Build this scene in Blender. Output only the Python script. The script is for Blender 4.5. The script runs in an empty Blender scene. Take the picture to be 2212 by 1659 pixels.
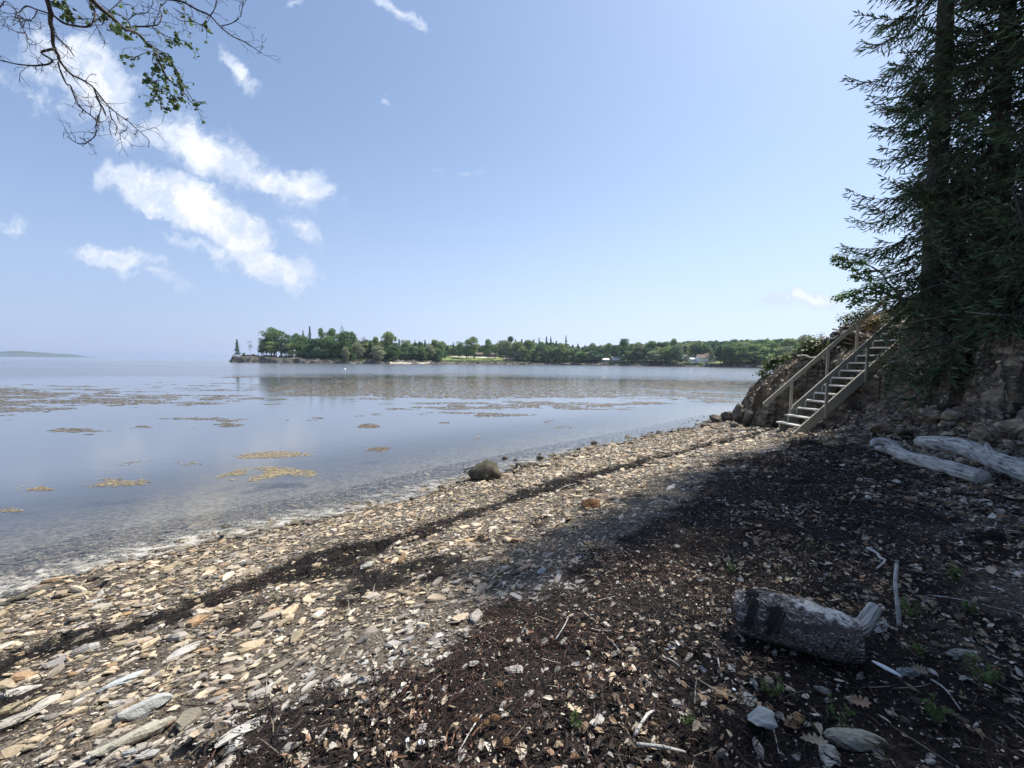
import bpy, bmesh, math, random
import numpy as np
from mathutils import Vector, Matrix, Euler
PI = math.pi
R = math.radians
rng = np.random.default_rng(11)
random.seed(5)
HAZE = 0.00013
scene = bpy.context.scene
col = scene.collection

# ------------------------------------------------------------------ camera, sun, sky, exposure
CAM = np.array([0.0, 0.0, 2.2])
PITCH, ROLL = R(3.2), R(0.59)
FPX = 398.2
fwd = np.array([0, math.cos(PITCH), -math.sin(PITCH)])
up0 = np.array([0, math.sin(PITCH), math.cos(PITCH)])
rt0 = np.array([1.0, 0, 0])
RT = math.cos(ROLL) * rt0 + math.sin(ROLL) * up0
UP = -math.sin(ROLL) * rt0 + math.cos(ROLL) * up0
cd = bpy.data.cameras.new('camera')
cam = bpy.data.objects.new('camera', cd)
col.objects.link(cam)
M = Matrix.Identity(4)
for i in range(3):
    M[i][0] = RT[i]; M[i][1] = UP[i]; M[i][2] = -fwd[i]; M[i][3] = CAM[i]
cam.matrix_world = M
cd.sensor_width = 36.0
cd.lens = FPX / 1024 * 36
cd.clip_start = 0.05
cd.clip_end = 20000
scene.camera = cam

SUN_AZ, SUN_EL = R(57), R(57)          # azimuth measured from +Y towards +X
SUNV = np.array([math.sin(SUN_AZ) * math.cos(SUN_EL), math.cos(SUN_AZ) * math.cos(SUN_EL), math.sin(SUN_EL)])
sd = bpy.data.lights.new('sun', 'SUN')
sd.energy = 5.0
sd.angle = R(0.55)
sd.color = (1.0, 0.94, 0.85)
so = bpy.data.objects.new('sun', sd)
col.objects.link(so)
so.rotation_euler = Vector(-SUNV).to_track_quat('-Z', 'Y').to_euler()

scene.view_settings.view_transform = 'Standard'
scene.view_settings.look = 'None'
scene.view_settings.gamma = 1.0
scene.view_settings.use_curve_mapping = False
scene.view_settings.exposure = 0.68
scene.cycles.max_bounces = 6
scene.cycles.diffuse_bounces = 2
scene.cycles.glossy_bounces = 3
scene.cycles.transmission_bounces = 4
scene.cycles.transparent_max_bounces = 10
scene.cycles.volume_bounces = 0
scene.cycles.use_denoising = True
scene.cycles.sample_clamp_indirect = 4.0


class NT:
    """small node-tree helper"""
    def __init__(s, tree):
        s.t = tree; s.n = tree.nodes; s.l = tree.links
    def node(s, typ, ins=None, **kw):
        n = s.n.new(typ)
        for k, v in kw.items():
            setattr(n, k, v)
        for k, v in (ins or {}).items():
            s.set(n.inputs[k], v)
        return n
    def set(s, sock, v):
        if isinstance(v, bpy.types.NodeSocket):
            s.l.new(v, sock)
        elif isinstance(v, bpy.types.Node):
            s.l.new(v.outputs[0], sock)
        else:
            if sock.type == 'RGBA' and len(v) == 3:
                v = (*v, 1)
            sock.default_value = v
    def math(s, op, a, b=0.0, c=0.0, clamp=False):
        n = s.n.new('ShaderNodeMath'); n.operation = op; n.use_clamp = clamp
        s.set(n.inputs[0], a); s.set(n.inputs[1], b)
        if len(n.inputs) > 2: s.set(n.inputs[2], c)
        return n.outputs[0]
    def mix(s, f, a, b, blend='MIX'):
        n = s.n.new('ShaderNodeMix'); n.data_type = 'RGBA'; n.blend_type = blend
        s.set(n.inputs[0], f); s.set(n.inputs[6], a); s.set(n.inputs[7], b)
        return n.outputs[2]
    def ramp(s, f, stops, interp='LINEAR'):
        n = s.n.new('ShaderNodeValToRGB'); n.color_ramp.interpolation = interp
        e = n.color_ramp.elements
        while len(e) < len(stops): e.new(0.5)
        for el, (p, c) in zip(e, stops):
            el.position = p
            el.color = (c, c, c, 1) if isinstance(c, (int, float)) else (*c, 1)
        s.set(n.inputs[0], f)
        return n.outputs[0]
    def noise(s, vec, scale, detail=4.0, rough=0.55, dist=0.0):
        n = s.node('ShaderNodeTexNoise', {'Scale': scale, 'Detail': detail, 'Roughness': rough, 'Distortion': dist})
        if vec is not None: s.set(n.inputs['Vector'], vec)
        return n.outputs[0]
    def smooth(s, v, a, b):
        n = s.n.new('ShaderNodeMapRange'); n.interpolation_type = 'SMOOTHSTEP'
        s.set(n.inputs[0], v); n.inputs[1].default_value = a; n.inputs[2].default_value = b
        return n.outputs[0]


world = bpy.data.worlds.new('World')
scene.world = world
world.use_nodes = True
w = NT(world.node_tree)
w.n.clear()
sky = w.node('ShaderNodeTexSky', sky_type='NISHITA', sun_disc=False, sun_elevation=SUN_EL, sun_rotation=SUN_AZ,
             altitude=0, air_density=1.0, dust_density=1.0, ozone_density=2.5)
tc = w.node('ShaderNodeTexCoord')
sep = w.node('ShaderNodeSeparateXYZ', {0: tc.outputs['Generated']})
# thin summer clouds laid out on the sky's own directions (ratio of horizontal and vertical to north)
yy = w.math('MAXIMUM', sep.outputs[1], 0.05)
U = w.math('DIVIDE', sep.outputs[0], yy)
V = w.math('DIVIDE', sep.outputs[2], yy)
uv = w.node('ShaderNodeCombineXYZ', {0: U, 1: V, 2: 0.0})
warp = w.node('ShaderNodeTexNoise', {'Vector': uv, 'Scale': 7.5, 'Detail': 9.0, 'Roughness': 0.66})
wv = w.node('ShaderNodeVectorMath', {0: warp.outputs['Color'], 1: (0.5, 0.5, 0.5)}, operation='SUBTRACT')
wv2 = w.node('ShaderNodeVectorMath', {0: wv, 'Scale': 0.13}, operation='SCALE')
uvw = w.node('ShaderNodeVectorMath', {0: uv, 1: wv2}, operation='ADD')


def px_dir(x, y):
    k = 1024 / 2212
    d = fwd * FPX + RT * (x * k - 512) - UP * (y * k - 384)
    return d / d[1]


def ellipse(x, y, rx, ry, deg):
    d = px_dir(x, y)
    k = 0.463 / 398.2
    m = w.node('ShaderNodeMapping', {'Vector': uvw, 'Location': (d[0], d[2], 0), 'Rotation': (0, 0, R(deg)),
                                     'Scale': (rx * k, ry * k, 1)}, vector_type='TEXTURE')
    ln = w.node('ShaderNodeVectorMath', {0: m}, operation='LENGTH')
    return w.math('SUBTRACT', 1.0, ln.outputs['Value'])


def cloud_sum(lst):
    acc = None
    for e in lst:
        v = ellipse(*e[:5])
        v = w.math('MULTIPLY', v, e[5])
        acc = v if acc is None else w.math('MAXIMUM', acc, v)
    return acc


big = [(210, 190, 260, 80, -30, 0.8), (430, 318, 300, 62, -20, 1.1), (600, 385, 150, 40, -10, 1.1), (120, 215, 170, 50, -12, .45),
       (385, 432, 190, 68, -17, 2.3), (490, 478, 160, 62, -32, 1.9), (575, 562, 160, 46, -25, 1.2), (450, 540, 150, 26, -15, .7),
       (520, 165, 75, 24, -55, .75), (25, 500, 80, 32, -8, 1.1), (250, 562, 125, 30, -6, 1.15), (655, 495, 60, 26, -25, .6),
       (860, 20, 90, 16, -28, .8), (650, 8, 70, 16, 10, .6), (1760, 643, 190, 24, 4, 1.0), (830, 220, 20, 8, 0, .4),
       (1000, 368, 50, 6, 0, .35), (700, 590, 40, 12, 0, .35), (330, 600, 80, 18, -10, .4)]
cs = cloud_sum(big)
n1 = w.noise(uvw, 8.5, 11.0, 0.62)
n2 = w.noise(uvw, 2.2, 3.0, 0.5)
dens = w.math('ADD', cs, w.math('MULTIPLY', w.math('SUBTRACT', n1, 0.5), 3.0))
dens = w.math('ADD', dens, w.math('MULTIPLY', w.math('SUBTRACT', n2, 0.5), 0.8))
cmask = w.smooth(dens, 0.02, .8)
cmask = w.math('MULTIPLY', cmask, w.smooth(cs, -0.45, 0.25))
front = w.smooth(sep.outputs[1], 0.08, 0.2)
cmask = w.math('MULTIPLY', cmask, front)
veil = w.math('MULTIPLY', w.smooth(w.noise(uvw, 2.0, 5.0, 0.6), 0.5, 0.8), 0.05)
cmask = w.math('MAXIMUM', w.math('MULTIPLY', cmask, 0.97), veil)
tint = w.mix(1.0, sky.outputs[0], (1.0, 1.1, 1.15), 'MULTIPLY')
# pale moist air low over the bay, brighter towards the sun
dsun = w.node('ShaderNodeVectorMath', {0: tc.outputs['Generated'], 1: (math.sin(SUN_AZ), math.cos(SUN_AZ), 0)}, operation='DOT_PRODUCT').outputs['Value']
lum = w.math('ADD', 1.0, w.math('MULTIPLY', dsun, .38))
hcol = w.mix(w.smooth(dsun, -.4, .9), (3.2, 3.9, 5.8), (5.2, 6.0, 7.8))
low = w.math('POWER', w.math('SUBTRACT', 1.0, w.smooth(sep.outputs[2], -0.15, 0.7)), 1.7)
tint = w.mix(w.math('MULTIPLY', low, 1.0, clamp=True), tint, hcol)
tint = w.mix(.24, tint, hcol)
cshade = w.mix(w.math('MULTIPLY', w.smooth(w.noise(uvw, 11.0, 8.0, 0.65), 0.36, 0.6), w.smooth(dens, .2, 1.3)), (4.8, 5.5, 6.8), (7.4, 7.5, 7.7))
skyc = w.mix(cmask, tint, cshade)
bg = w.node('ShaderNodeBackground', {'Color': skyc, 'Strength': 0.092})
wo = w.node('ShaderNodeOutputWorld', {0: bg})
try:
    world.cycles.sampling_method = 'MANUAL'
    world.cycles.sample_map_resolution = 512
except Exception:
    pass


# ------------------------------------------------------------------ helpers
def tag(o, label=None, cat=None, group=None, kind=None):
    if label: o['label'] = label
    if cat: o['category'] = cat
    if group: o['group'] = group
    if kind: o['kind'] = kind
    return o


def empty(name, loc=(0, 0, 0), rz=0, label=None, cat=None, group=None):
    o = bpy.data.objects.new(name, None)
    col.objects.link(o)
    o.location = loc; o.rotation_euler = (0, 0, rz)
    return tag(o, label, cat, group)


def mk(name, V, FL, mat=None, parent=None, colors=None, smooth=False, attrs=None, loc=None, link=True):
    """one mesh object out of numpy vertices V and a list of (n,k) face arrays FL"""
    me = bpy.data.meshes.new(name)
    V = np.asarray(V, dtype=np.float32)
    FL = [np.asarray(f, dtype=np.int32) for f in FL if len(f)]
    me.vertices.add(len(V)); me.vertices.foreach_set('co', V.ravel())
    nl = sum(f.size for f in FL); nf = sum(len(f) for f in FL)
    me.loops.add(nl); me.polygons.add(nf)
    me.loops.foreach_set('vertex_index', np.concatenate([f.ravel() for f in FL]))
    tot = np.concatenate([np.full(len(f), f.shape[1], np.int32) for f in FL])
    st = np.concatenate([[0], np.cumsum(tot)[:-1]]).astype(np.int32)
    me.polygons.foreach_set('loop_start', st)
    try:
        me.polygons.foreach_set('loop_total', tot)
    except Exception:
        pass
    me.polygons.foreach_set('use_smooth', np.full(nf, smooth, bool))
    if colors is not None:
        a = me.color_attributes.new('tone', 'FLOAT_COLOR', 'POINT')
        c = np.ones((len(V), 4), np.float32); c[:, :3] = colors
        a.data.foreach_set('color', c.ravel())
    for k, v in (attrs or {}).items():
        a = me.attributes.new(k, 'FLOAT', 'POINT')
        a.data.foreach_set('value', np.asarray(v, np.float32))
    me.update(calc_edges=True)
    me.validate()
    if mat: me.materials.append(mat)
    o = bpy.data.objects.new(name, me)
    if link: col.objects.link(o)
    if parent: o.parent = parent
    if loc is not None: o.location = loc
    return o


class MB:
    """collects boxes and tubes for ONE mesh"""
    def __init__(s): s.v = []; s.f = {}
    def add(s, V, F):
        b = sum(len(x) for x in s.v)
        s.v.append(np.asarray(V, float))
        for f in F: s.f.setdefault(len(f), []).append([i + b for i in f])
        return s
    def box(s, p0, p1, wdt, hgt, upv=(0, 0, 1)):
        """beam from p0 to p1"""
        p0 = np.array(p0, float); p1 = np.array(p1, float)
        d = p1 - p0; d /= np.linalg.norm(d)
        sd_ = np.cross(d, upv); sd_ /= np.linalg.norm(sd_)
        u = np.cross(sd_, d)
        V = []
        for p in (p0, p1):
            for a, b in ((-1, -1), (1, -1), (1, 1), (-1, 1)):
                V.append(p + sd_ * a * wdt / 2 + u * b * hgt / 2)
        return s.add(V, [(0, 3, 2, 1), (4, 5, 6, 7), (0, 1, 5, 4), (1, 2, 6, 5), (2, 3, 7, 6), (3, 0, 4, 7)])
    def prism(s, poly, nrm, t):
        """extrude a 3D polygon by t along nrm"""
        P = np.array(poly, float); n = len(P); nrm = np.array(nrm, float)
        V = np.concatenate([P, P + nrm * t])
        F = [tuple(range(n))[::-1], tuple(range(n, 2 * n))] + [(i, (i + 1) % n, n + (i + 1) % n, n + i) for i in range(n)]
        return s.add(V, F)
    def tube(s, pts, rad, sides=6, caps=True):
        P = np.array(pts, float); n = len(P)
        rad = np.broadcast_to(np.asarray(rad, float), (n,))
        T = np.gradient(P, axis=0); T /= np.linalg.norm(T, axis=1)[:, None] + 1e-9
        ref = np.array([0.3, 0.2, 1.0]) if abs(T[0][2]) < 0.9 else np.array([1.0, 0.1, 0])
        A = np.cross(T, ref); A /= np.linalg.norm(A, axis=1)[:, None] + 1e-9
        B = np.cross(T, A)
        an = np.arange(sides) * 2 * PI / sides
        V = (P[:, None] + rad[:, None, None] * (np.cos(an)[None, :, None] * A[:, None] + np.sin(an)[None, :, None] * B[:, None])).reshape(-1, 3)
        F = []
        for i in range(n - 1):
            for j in range(sides):
                k = (j + 1) % sides
                F.append((i * sides + j, i * sides + k, (i + 1) * sides + k, (i + 1) * sides + j))
        if caps:
            F.append(tuple(range(sides))[::-1]); F.append(tuple(range((n - 1) * sides, n * sides)))
        return s.add(V, F)
    def build(s, name, mat, parent=None, smooth=False, colors=None):
        return mk(name, np.concatenate(s.v), [np.array(f) for f in s.f.values()], mat, parent, smooth=smooth, colors=colors)


# numpy noise -------------------------------------------------------
def _h(ix, iy, seed):
    n = (ix.astype(np.int64) * 374761393 + iy.astype(np.int64) * 668265263 + seed * 1442695041) & 0xFFFFFFFF
    n = ((n ^ (n >> 13)) * 1274126177) & 0xFFFFFFFF
    n = (n ^ (n >> 16)) & 0xFFFFFFFF
    n = (n * 2246822519) & 0xFFFFFFFF
    n = (n ^ (n >> 15)) & 0xFFFFFF
    return n / float(0xFFFFFF)


def vnoise(x, y, seed=0):
    ix = np.floor(x); iy = np.floor(y); fx = x - ix; fy = y - iy
    fx = fx * fx * (3 - 2 * fx); fy = fy * fy * (3 - 2 * fy)
    a = _h(ix, iy, seed); b = _h(ix + 1, iy, seed); c = _h(ix, iy + 1, seed); d = _h(ix + 1, iy + 1, seed)
    return (a * (1 - fx) + b * fx) * (1 - fy) + (c * (1 - fx) + d * fx) * fy


def fbm(x, y, oct=4, seed=0):
    s = 0; a = 0.5; t = 0
    for i in range(oct):
        s = s + a * vnoise(x * 2 ** i + 17.3 * i, y * 2 ** i - 9.1 * i, seed + i); t += a; a *= 0.5
    return s / t


def blocks(x, y, seed=0):
    """fractured blocks: every cell has a level and a tilt of its own"""
    ix = np.floor(x); iy = np.floor(y)
    best = np.full(np.shape(x), 1e9); val = np.zeros(np.shape(x))
    for dx in (-1, 0, 1):
        for dy in (-1, 0, 1):
            cx = ix + dx; cy = iy + dy
            px = cx + 0.15 + 0.7 * _h(cx, cy, seed); py = cy + 0.15 + 0.7 * _h(cx, cy, seed + 1)
            d = np.abs(x - px) * 0.6 + np.abs(y - py) * 0.6 + 0.5 * np.hypot(x - px, y - py)
            v = _h(cx, cy, seed + 2) + (x - px) * (_h(cx, cy, seed + 3) - 0.5) * 1.3 + (y - py) * (_h(cx, cy, seed + 4) - 0.5) * 1.3
            m = d < best
            best = np.where(m, d, best); val = np.where(m, v, val)
    return val


def sstep(v, a, b):
    t = np.clip((v - a) / (b - a), 0, 1)
    return t * t * (3 - 2 * t)


def seg_dist(x, y, pts, closed=False):
    """(distance, side sign of nearest segment) to a polyline; side > 0 on its right"""
    P = np.array(pts, float)
    n = len(P) if closed else len(P) - 1
    best = np.full(np.shape(x), 1e18); sgn = np.ones(np.shape(x))
    for i in range(n):
        a = P[i]; b = P[(i + 1) % len(P)]; d = b - a; L = d @ d
        t = np.clip(((x - a[0]) * d[0] + (y - a[1]) * d[1]) / L, 0, 1)
        qx = a[0] + t * d[0]; qy = a[1] + t * d[1]
        dd = (x - qx) ** 2 + (y - qy) ** 2
        cr = (x - a[0]) * d[1] - (y - a[1]) * d[0]
        m = dd < best - 1e-9
        best = np.where(m, dd, best); sgn = np.where(m, np.sign(cr), sgn)
    return np.sqrt(best), sgn


WATER = [(-60, -45), (-14, -5.2), (-8.2, .3), (-4.71, 3.56), (-4.34, 4.02), (-3.77, 4.5), (-2.89, 5.2), (-1.82, 6.05), (-.88, 7.1), (1.4, 9.45),
         (4.05, 11.75), (6.5, 13.7), (7.4, 14.9), (9.2, 17.3), (13, 21), (20, 26), (60, 50)]
FOOT = [(9.8, 16.8), (8.9, 15.2), (8.2, 13.9), (7.8, 12.9), (7.8, 12.2), (8.3, 11.7), (8.9, 11.1), (9.3, 10.4), (9.35, 9.4), (9.2, 8.2), (9.1, 7),
        (9.2, 5), (9.8, 3), (10.5, 0), (11, -8), (60, -8), (60, 48), (20, 25), (11.5, 19)]


def inside(x, y, poly):
    P = np.array(poly); c = np.zeros(np.shape(x), bool); j = len(P) - 1
    for i in range(len(P)):
        cond = ((P[i][1] > y) != (P[j][1] > y)) & (x < (P[j][0] - P[i][0]) * (y - P[i][1]) / (P[j][1] - P[i][1] + 1e-12) + P[i][0])
        c ^= cond; j = i
    return c


def shore(x, y):
    d, s = seg_dist(x, y, WATER)
    return d * s + 0.16 * (fbm(x * 1.3, y * 1.3, 3, 5) - 0.5)


def bluff_d(x, y):
    d, _ = seg_dist(x, y, FOOT, True)
    return np.where(inside(x, y, FOOT), d, -d)


def height(x, y, parts=False):
    x = np.asarray(x, float); y = np.asarray(y, float)
    s = shore(x, y)
    z = np.where(s > 0, 0.115 * np.minimum(s, 7) + 0.03 * np.clip(s - 7, 0, 30), np.maximum(-0.085 * -s, -0.3 - 0.03 * -s))
    z = np.maximum(z, -1.6)
    z += (fbm(x * 1.7, y * 1.7, 3, 9) - 0.5) * 0.05 * sstep(s, -2, .5)
    near = (np.abs(x) < 60) & (y < 60) & (y > -30)
    d = np.where(near, bluff_d(x, y), -50)
    side = sstep(y, 11.8, 10.2) * sstep(x, 8.4, 9.4)              # the camera side of the bluff is steeper
    bl = blocks(x * 1.1 + y * .35, y * 1.5 - x * .3, 3)
    b2 = blocks(x * 3.1 - y * .6, y * 3.7 + x * .9, 13)
    b3 = blocks(x * 8 + y * 2, y * 9 - x * 1.5, 23)
    rk = sstep(d, -0.5, 0.05)
    dj = d * (1 + .9 * side) + (bl - .5) * .6 + (b2 - .5) * .28
    rise = np.interp(dj, [0, .25, .65, 1.3, 2.3, 3.2, 5, 9, 20, 60], [0, .5, 1.05, 1.55, 2.3, 2.95, 3.8, 4.5, 6, 8])
    z = z + rise * sstep(d, -0.35, .1)
    out = np.maximum(0, -d)
    led = np.exp(-(out / 1.55) ** 2) * sstep(x - (y - 7) * .1, 7.6, 9.0) * sstep(y, 12, 10) * (1 - rk)
    led2 = np.exp(-(out / 1.7) ** 2) * sstep(y, 12, 10.5) * sstep(x - (y - 7) * .1, 7.3, 8.8)
    z = z + led2 * (.26 + .42 * bl) 
    rockm = np.clip(np.maximum(rk, led2 * 1.5 + (bl - .5) * .5), 0, 1) * sstep(s, -.6, 0)
    top = sstep(d, 3.5, 5.5)
    z = z + rockm * ((b2 - .5) * .22 + (b3 - .5) * .07) * (1 - .8 * top) 
    # the stairs stand clear of the rock under them
    ca, sa = math.cos(R(7.03)), math.sin(R(7.03))
    la = (x - 7.249) * ca + (y - 10.326) * sa; lw = -(x - 7.249) * sa + (y - 10.326) * ca
    line = .385 + la * .828 - .36
    cor = sstep(lw, -.55, -.12) * sstep(lw, 1.5, .8) * sstep(la, .35, .9) * sstep(la, 4.6, 4.2)
    z = np.where(cor > 0, np.minimum(z, line * cor + z * (1 - cor)), z)
    if parts:
        return z, s, d, rockm, top
    return z


def hz(x, y):
    return float(height(np.array([x]), np.array([y]))[0])


def ray(x, y):
    return px_dir(x, y)


def atz(x, y, z):
    d = ray(x, y)
    return CAM + d * ((z - CAM[2]) / d[2])


def aty(x, y, Y):
    """the point at distance Y ahead seen at pixel (x, y) of the 2212 px wide view"""
    return CAM + ray(x, y) * Y


def ground(x, y):
    z = 0.4
    d = ray(x, y); t = np.arange(0.8, 40, .02)
    P = CAM[None] + d[None] * t[:, None]
    h = height(P[:, 0], P[:, 1])
    i = np.argmax(P[:, 2] < h) if (P[:, 2] < h).any() else len(t) - 1
    return np.array([P[i, 0], P[i, 1], h[i]])


def normals(x, y, e=0.06):
    hx = (height(x + e, y) - height(x - e, y)) / (2 * e)
    hy = (height(x, y + e) - height(x, y - e)) / (2 * e)
    n = np.stack([-hx, -hy, np.ones_like(hx)], -1)
    return n / np.linalg.norm(n, axis=-1)[..., None]


# ------------------------------------------------------------------ materials
def newmat(name):
    m = bpy.data.materials.new(name); m.use_nodes = True
    t = NT(m.node_tree); t.n.clear()
    return m, t


def finish(t, shader, disp=None):
    o = t.node('ShaderNodeOutputMaterial', {0: shader})
    return o


def bsdf(t, colr, rough=0.8, bump=None, strength=0.3, dist=0.01, spec=0.3, **kw):
    p = t.node('ShaderNodeBsdfPrincipled', {'Base Color': colr, 'Roughness': rough, 'Specular IOR Level': spec})
    for k, v in kw.items(): t.set(p.inputs[k.replace('_', ' ')], v)
    if bump is not None:
        b = t.node('ShaderNodeBump', {'Height': bump, 'Strength': strength, 'Distance': dist})
        t.set(p.inputs['Normal'], b.outputs[0])
    return p


def geo(t):
    return t.node('ShaderNodeNewGeometry').outputs['Position']


def objc(t):
    return t.node('ShaderNodeTexCoord').outputs['Object']


def scaled(t, v, s, rot=(0, 0, 0)):
    return t.node('ShaderNodeMapping', {'Vector': v, 'Scale': s, 'Rotation': rot}).outputs[0]


def mat_tone(name, rough=0.85, nscale=60, amt=0.35, bump=0.4, spec=0.25, streak=None, transl=0.0, obj=False):
    """each thing's own colour comes from the 'tone' attribute; noise gives it grain"""
    m, t = newmat(name)
    a = t.node('ShaderNodeAttribute', attribute_name='tone')
    v = objc(t) if obj else geo(t)
    if streak: v = scaled(t, v, streak, (0.2, 0.3, .85))
    n = t.noise(v, nscale, 4.0, 0.65)
    f = t.ramp(n, [(0.25, 1 - amt), (0.75, 1 + amt * .8)])
    c = t.mix(1.0, a.outputs['Color'], f, 'MULTIPLY')
    p = bsdf(t, c, rough, n, bump, 0.006, spec)
    sh = p
    if transl:
        tr = t.node('ShaderNodeBsdfTranslucent', {'Color': c})
        sh = t.node('ShaderNodeMixShader', {0: transl, 1: p, 2: tr})
    finish(t, sh)
    return m


def mat_noise(name, stops, scale=8, detail=6, rough=0.85, bump=0.4, dist=0.02, vec='geo', stretch=(1, 1, 1), spec=0.25, rot=(0, 0, 0), transl=0.0, dist2=0.0):
    m, t = newmat(name)
    v = geo(t) if vec == 'geo' else objc(t)
    if stretch != (1, 1, 1): v = scaled(t, v, stretch, rot)
    n = t.noise(v, scale, detail, 0.65, dist2)
    c = t.ramp(n, stops)
    p = bsdf(t, c, rough, n, bump, dist, spec)
    sh = p
    if transl:
        tr = t.node('ShaderNodeBsdfTranslucent', {'Color': c})
        sh = t.node('ShaderNodeMixShader', {0: transl, 1: p, 2: tr})
    finish(t, sh)
    return m


MT = {}
# beach ground: finer grit between the shards, darkened for the shade in the gaps
m, t = newmat('beach_grit')
p_ = geo(t)
v1 = t.node('ShaderNodeTexVoronoi', {'Vector': scaled(t, p_, (1, 1.8, 1), (0, 0, -.72)), 'Scale': 46.0, 'Randomness': 1.0})
tonec = t.ramp(t.node('ShaderNodeSeparateColor', {0: v1.outputs['Color']}).outputs[0],
               [(0.0, (.04, .033, .026)), (.3, (.11, .09, .07)), (.55, (.2, .17, .13)), (.8, (.14, .125, .11)), (1, (.26, .2, .14))])
big_ = t.ramp(t.noise(p_, 2.2, 4), [(.3, .62), (.7, 1.05)])
tonec = t.mix(1.0, tonec, big_, 'MULTIPLY')
wr = t.node('ShaderNodeAttribute', attribute_name='wrack').outputs['Fac']
grit = t.ramp(t.noise(p_, 90, 5, .7), [(.35, (.006, .005, .005)), (.55, (.018, .013, .011)), (.7, (.04, .03, .022)), (.82, (.12, .09, .07))])
wet = t.node('ShaderNodeAttribute', attribute_name='wet').outputs['Fac']
tonec = t.mix(wet, tonec, t.mix(1.0, tonec, (.45, .42, .36), 'MULTIPLY'))
c_ = t.mix(wr, tonec, grit)
hgt = t.math('ADD', t.math('MULTIPLY', v1.outputs['Distance'], -1.0), t.noise(p_, 120, 3))
finish(t, bsdf(t, c_, .85, hgt, .9, .02, .25))
MT['beach'] = m

m, t = newmat('bluff_rock')
p_ = geo(t)
st = scaled(t, p_, (1.2, 1.5, 2.6), (.75, .45, .2))
n1 = t.noise(st, 2.2, 8, .65, .6)
n2 = t.noise(p_, 1.1, 4, .6)
n3 = t.noise(p_, 30, 5, .7)
vr = t.node('ShaderNodeTexVoronoi', {'Vector': st, 'Scale': 2.4}, feature='DISTANCE_TO_EDGE')
vc = t.node('ShaderNodeTexVoronoi', {'Vector': st, 'Scale': 2.4})
base = t.ramp(n1, [(.28, (.045, .037, .03)), (.42, (.14, .115, .088)), (.54, (.27, .225, .165)), (.66, (.4, .33, .23)), (.8, (.34, .22, .12))])
cellc = t.ramp(t.node('ShaderNodeSeparateColor', {0: vc.outputs['Color']}).outputs[1], [(0, .62), (.6, 1.0), (1, 1.3)])
base = t.mix(1.0, base, cellc, 'MULTIPLY')
base = t.mix(t.ramp(n2, [(.5, 0.0), (.66, .55)]), base, (.24, .155, .085))
crack = t.ramp(vr.outputs['Distance'], [(.0, .3), (.035, 1.0)])
base = t.mix(1.0, base, crack, 'MULTIPLY')
soil = t.node('ShaderNodeAttribute', attribute_name='soil').outputs['Fac']
base = t.mix(soil, base, t.ramp(n3, [(.3, (.02, .016, .01)), (.5, (.05, .045, .02)), (.7, (.08, .09, .03))]))
low = t.node('ShaderNodeAttribute', attribute_name='wet').outputs['Fac']
base = t.mix(low, base, t.mix(1.0, base, (.3, .28, .22), 'MULTIPLY'))
hh = t.math('ADD', t.math('MULTIPLY', n1, 1.0), t.math('ADD', t.math('MULTIPLY', n3, .25), t.math('MULTIPLY', crack, .25)))
finish(t, bsdf(t, base, .85, hh, .9, .09, .25))
MT['rock'] = m

m, t = newmat('seabed_mud')
p_ = geo(t)
v1 = t.node('ShaderNodeTexVoronoi', {'Vector': scaled(t, p_, (1, 1.6, 1), (0, 0, -.72)), 'Scale': 16.0})
c_ = t.ramp(t.node('ShaderNodeSeparateColor', {0: v1.outputs['Color']}).outputs[0], [(0, (.09, .085, .07)), (.5, (.19, .175, .15)), (1, (.3, .28, .245))])
mud = t.ramp(t.noise(p_, .6, 5), [(.35, (.02, .03, .035)), (.65, (.045, .055, .05))])
dp = t.node('ShaderNodeAttribute', attribute_name='deep').outputs['Fac']
finish(t, bsdf(t, t.mix(dp, c_, mud), .9, v1.outputs['Distance'], .3, .02, .1))
MT['seabed'] = m

# sea water
m, t = newmat('sea_water')
p_ = geo(t)
sx = t.node('ShaderNodeSeparateXYZ', {0: p_})
lay = t.node('ShaderNodeVectorMath', {0: p_}, operation='LENGTH').outputs['Value']
# wind rippled water beyond the weed beds, calm in their lee
edge = t.math('ADD', lay, t.math('MULTIPLY', t.math('SUBTRACT', t.noise(scaled(t, p_, (.012, .05, 1)), 1.0, 3), .5), 34.0))
windy = t.smooth(edge, 52.0, 76.0)
slick = t.ramp(t.noise(scaled(t, p_, (.006, .03, 1)), 1.0, 4, .6), [(.45, 1.0), (.62, .45)])
rip1 = t.noise(scaled(t, p_, (.8, 1.5, 1), (0, 0, .2)), 1.3, 5, .6)
rip2 = t.noise(scaled(t, p_, (1, 1.7, 1), (0, 0, -.3)), 5.5, 4, .6)
calm = t.math('ADD', t.math('MULTIPLY', rip1, .006), t.math('MULTIPLY', rip2, .0018))
wind = t.math('ADD', t.math('MULTIPLY', rip1, .11), t.math('MULTIPLY', rip2, .03))
wind = t.math('MULTIPLY', wind, slick)
hgt = t.math('ADD', calm, t.math('MULTIPLY', wind, windy))
b = t.node('ShaderNodeBump', {'Height': hgt, 'Strength': 1.0, 'Distance': 1.0})
fr = t.node('ShaderNodeFresnel', {'IOR': 1.34, 'Normal': b.outputs[0]})
gl = t.node('ShaderNodeBsdfGlossy', {'Color': (.96, .96, .96, 1), 'Roughness': t.math('ADD', .02, t.math('MULTIPLY', windy, .12)), 'Normal': b.outputs[0]})
body = t.node('ShaderNodeBsdfDiffuse', {'Color': (.12, .133, .16, 1)})
clear = t.node('ShaderNodeBsdfTransparent', {'Color': (.84, .86, .86, 1)})
sh_a = t.node('ShaderNodeAttribute', attribute_name='depth').outputs['Fac']
under = t.node('ShaderNodeMixShader', {0: sh_a, 1: clear, 2: body})
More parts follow.
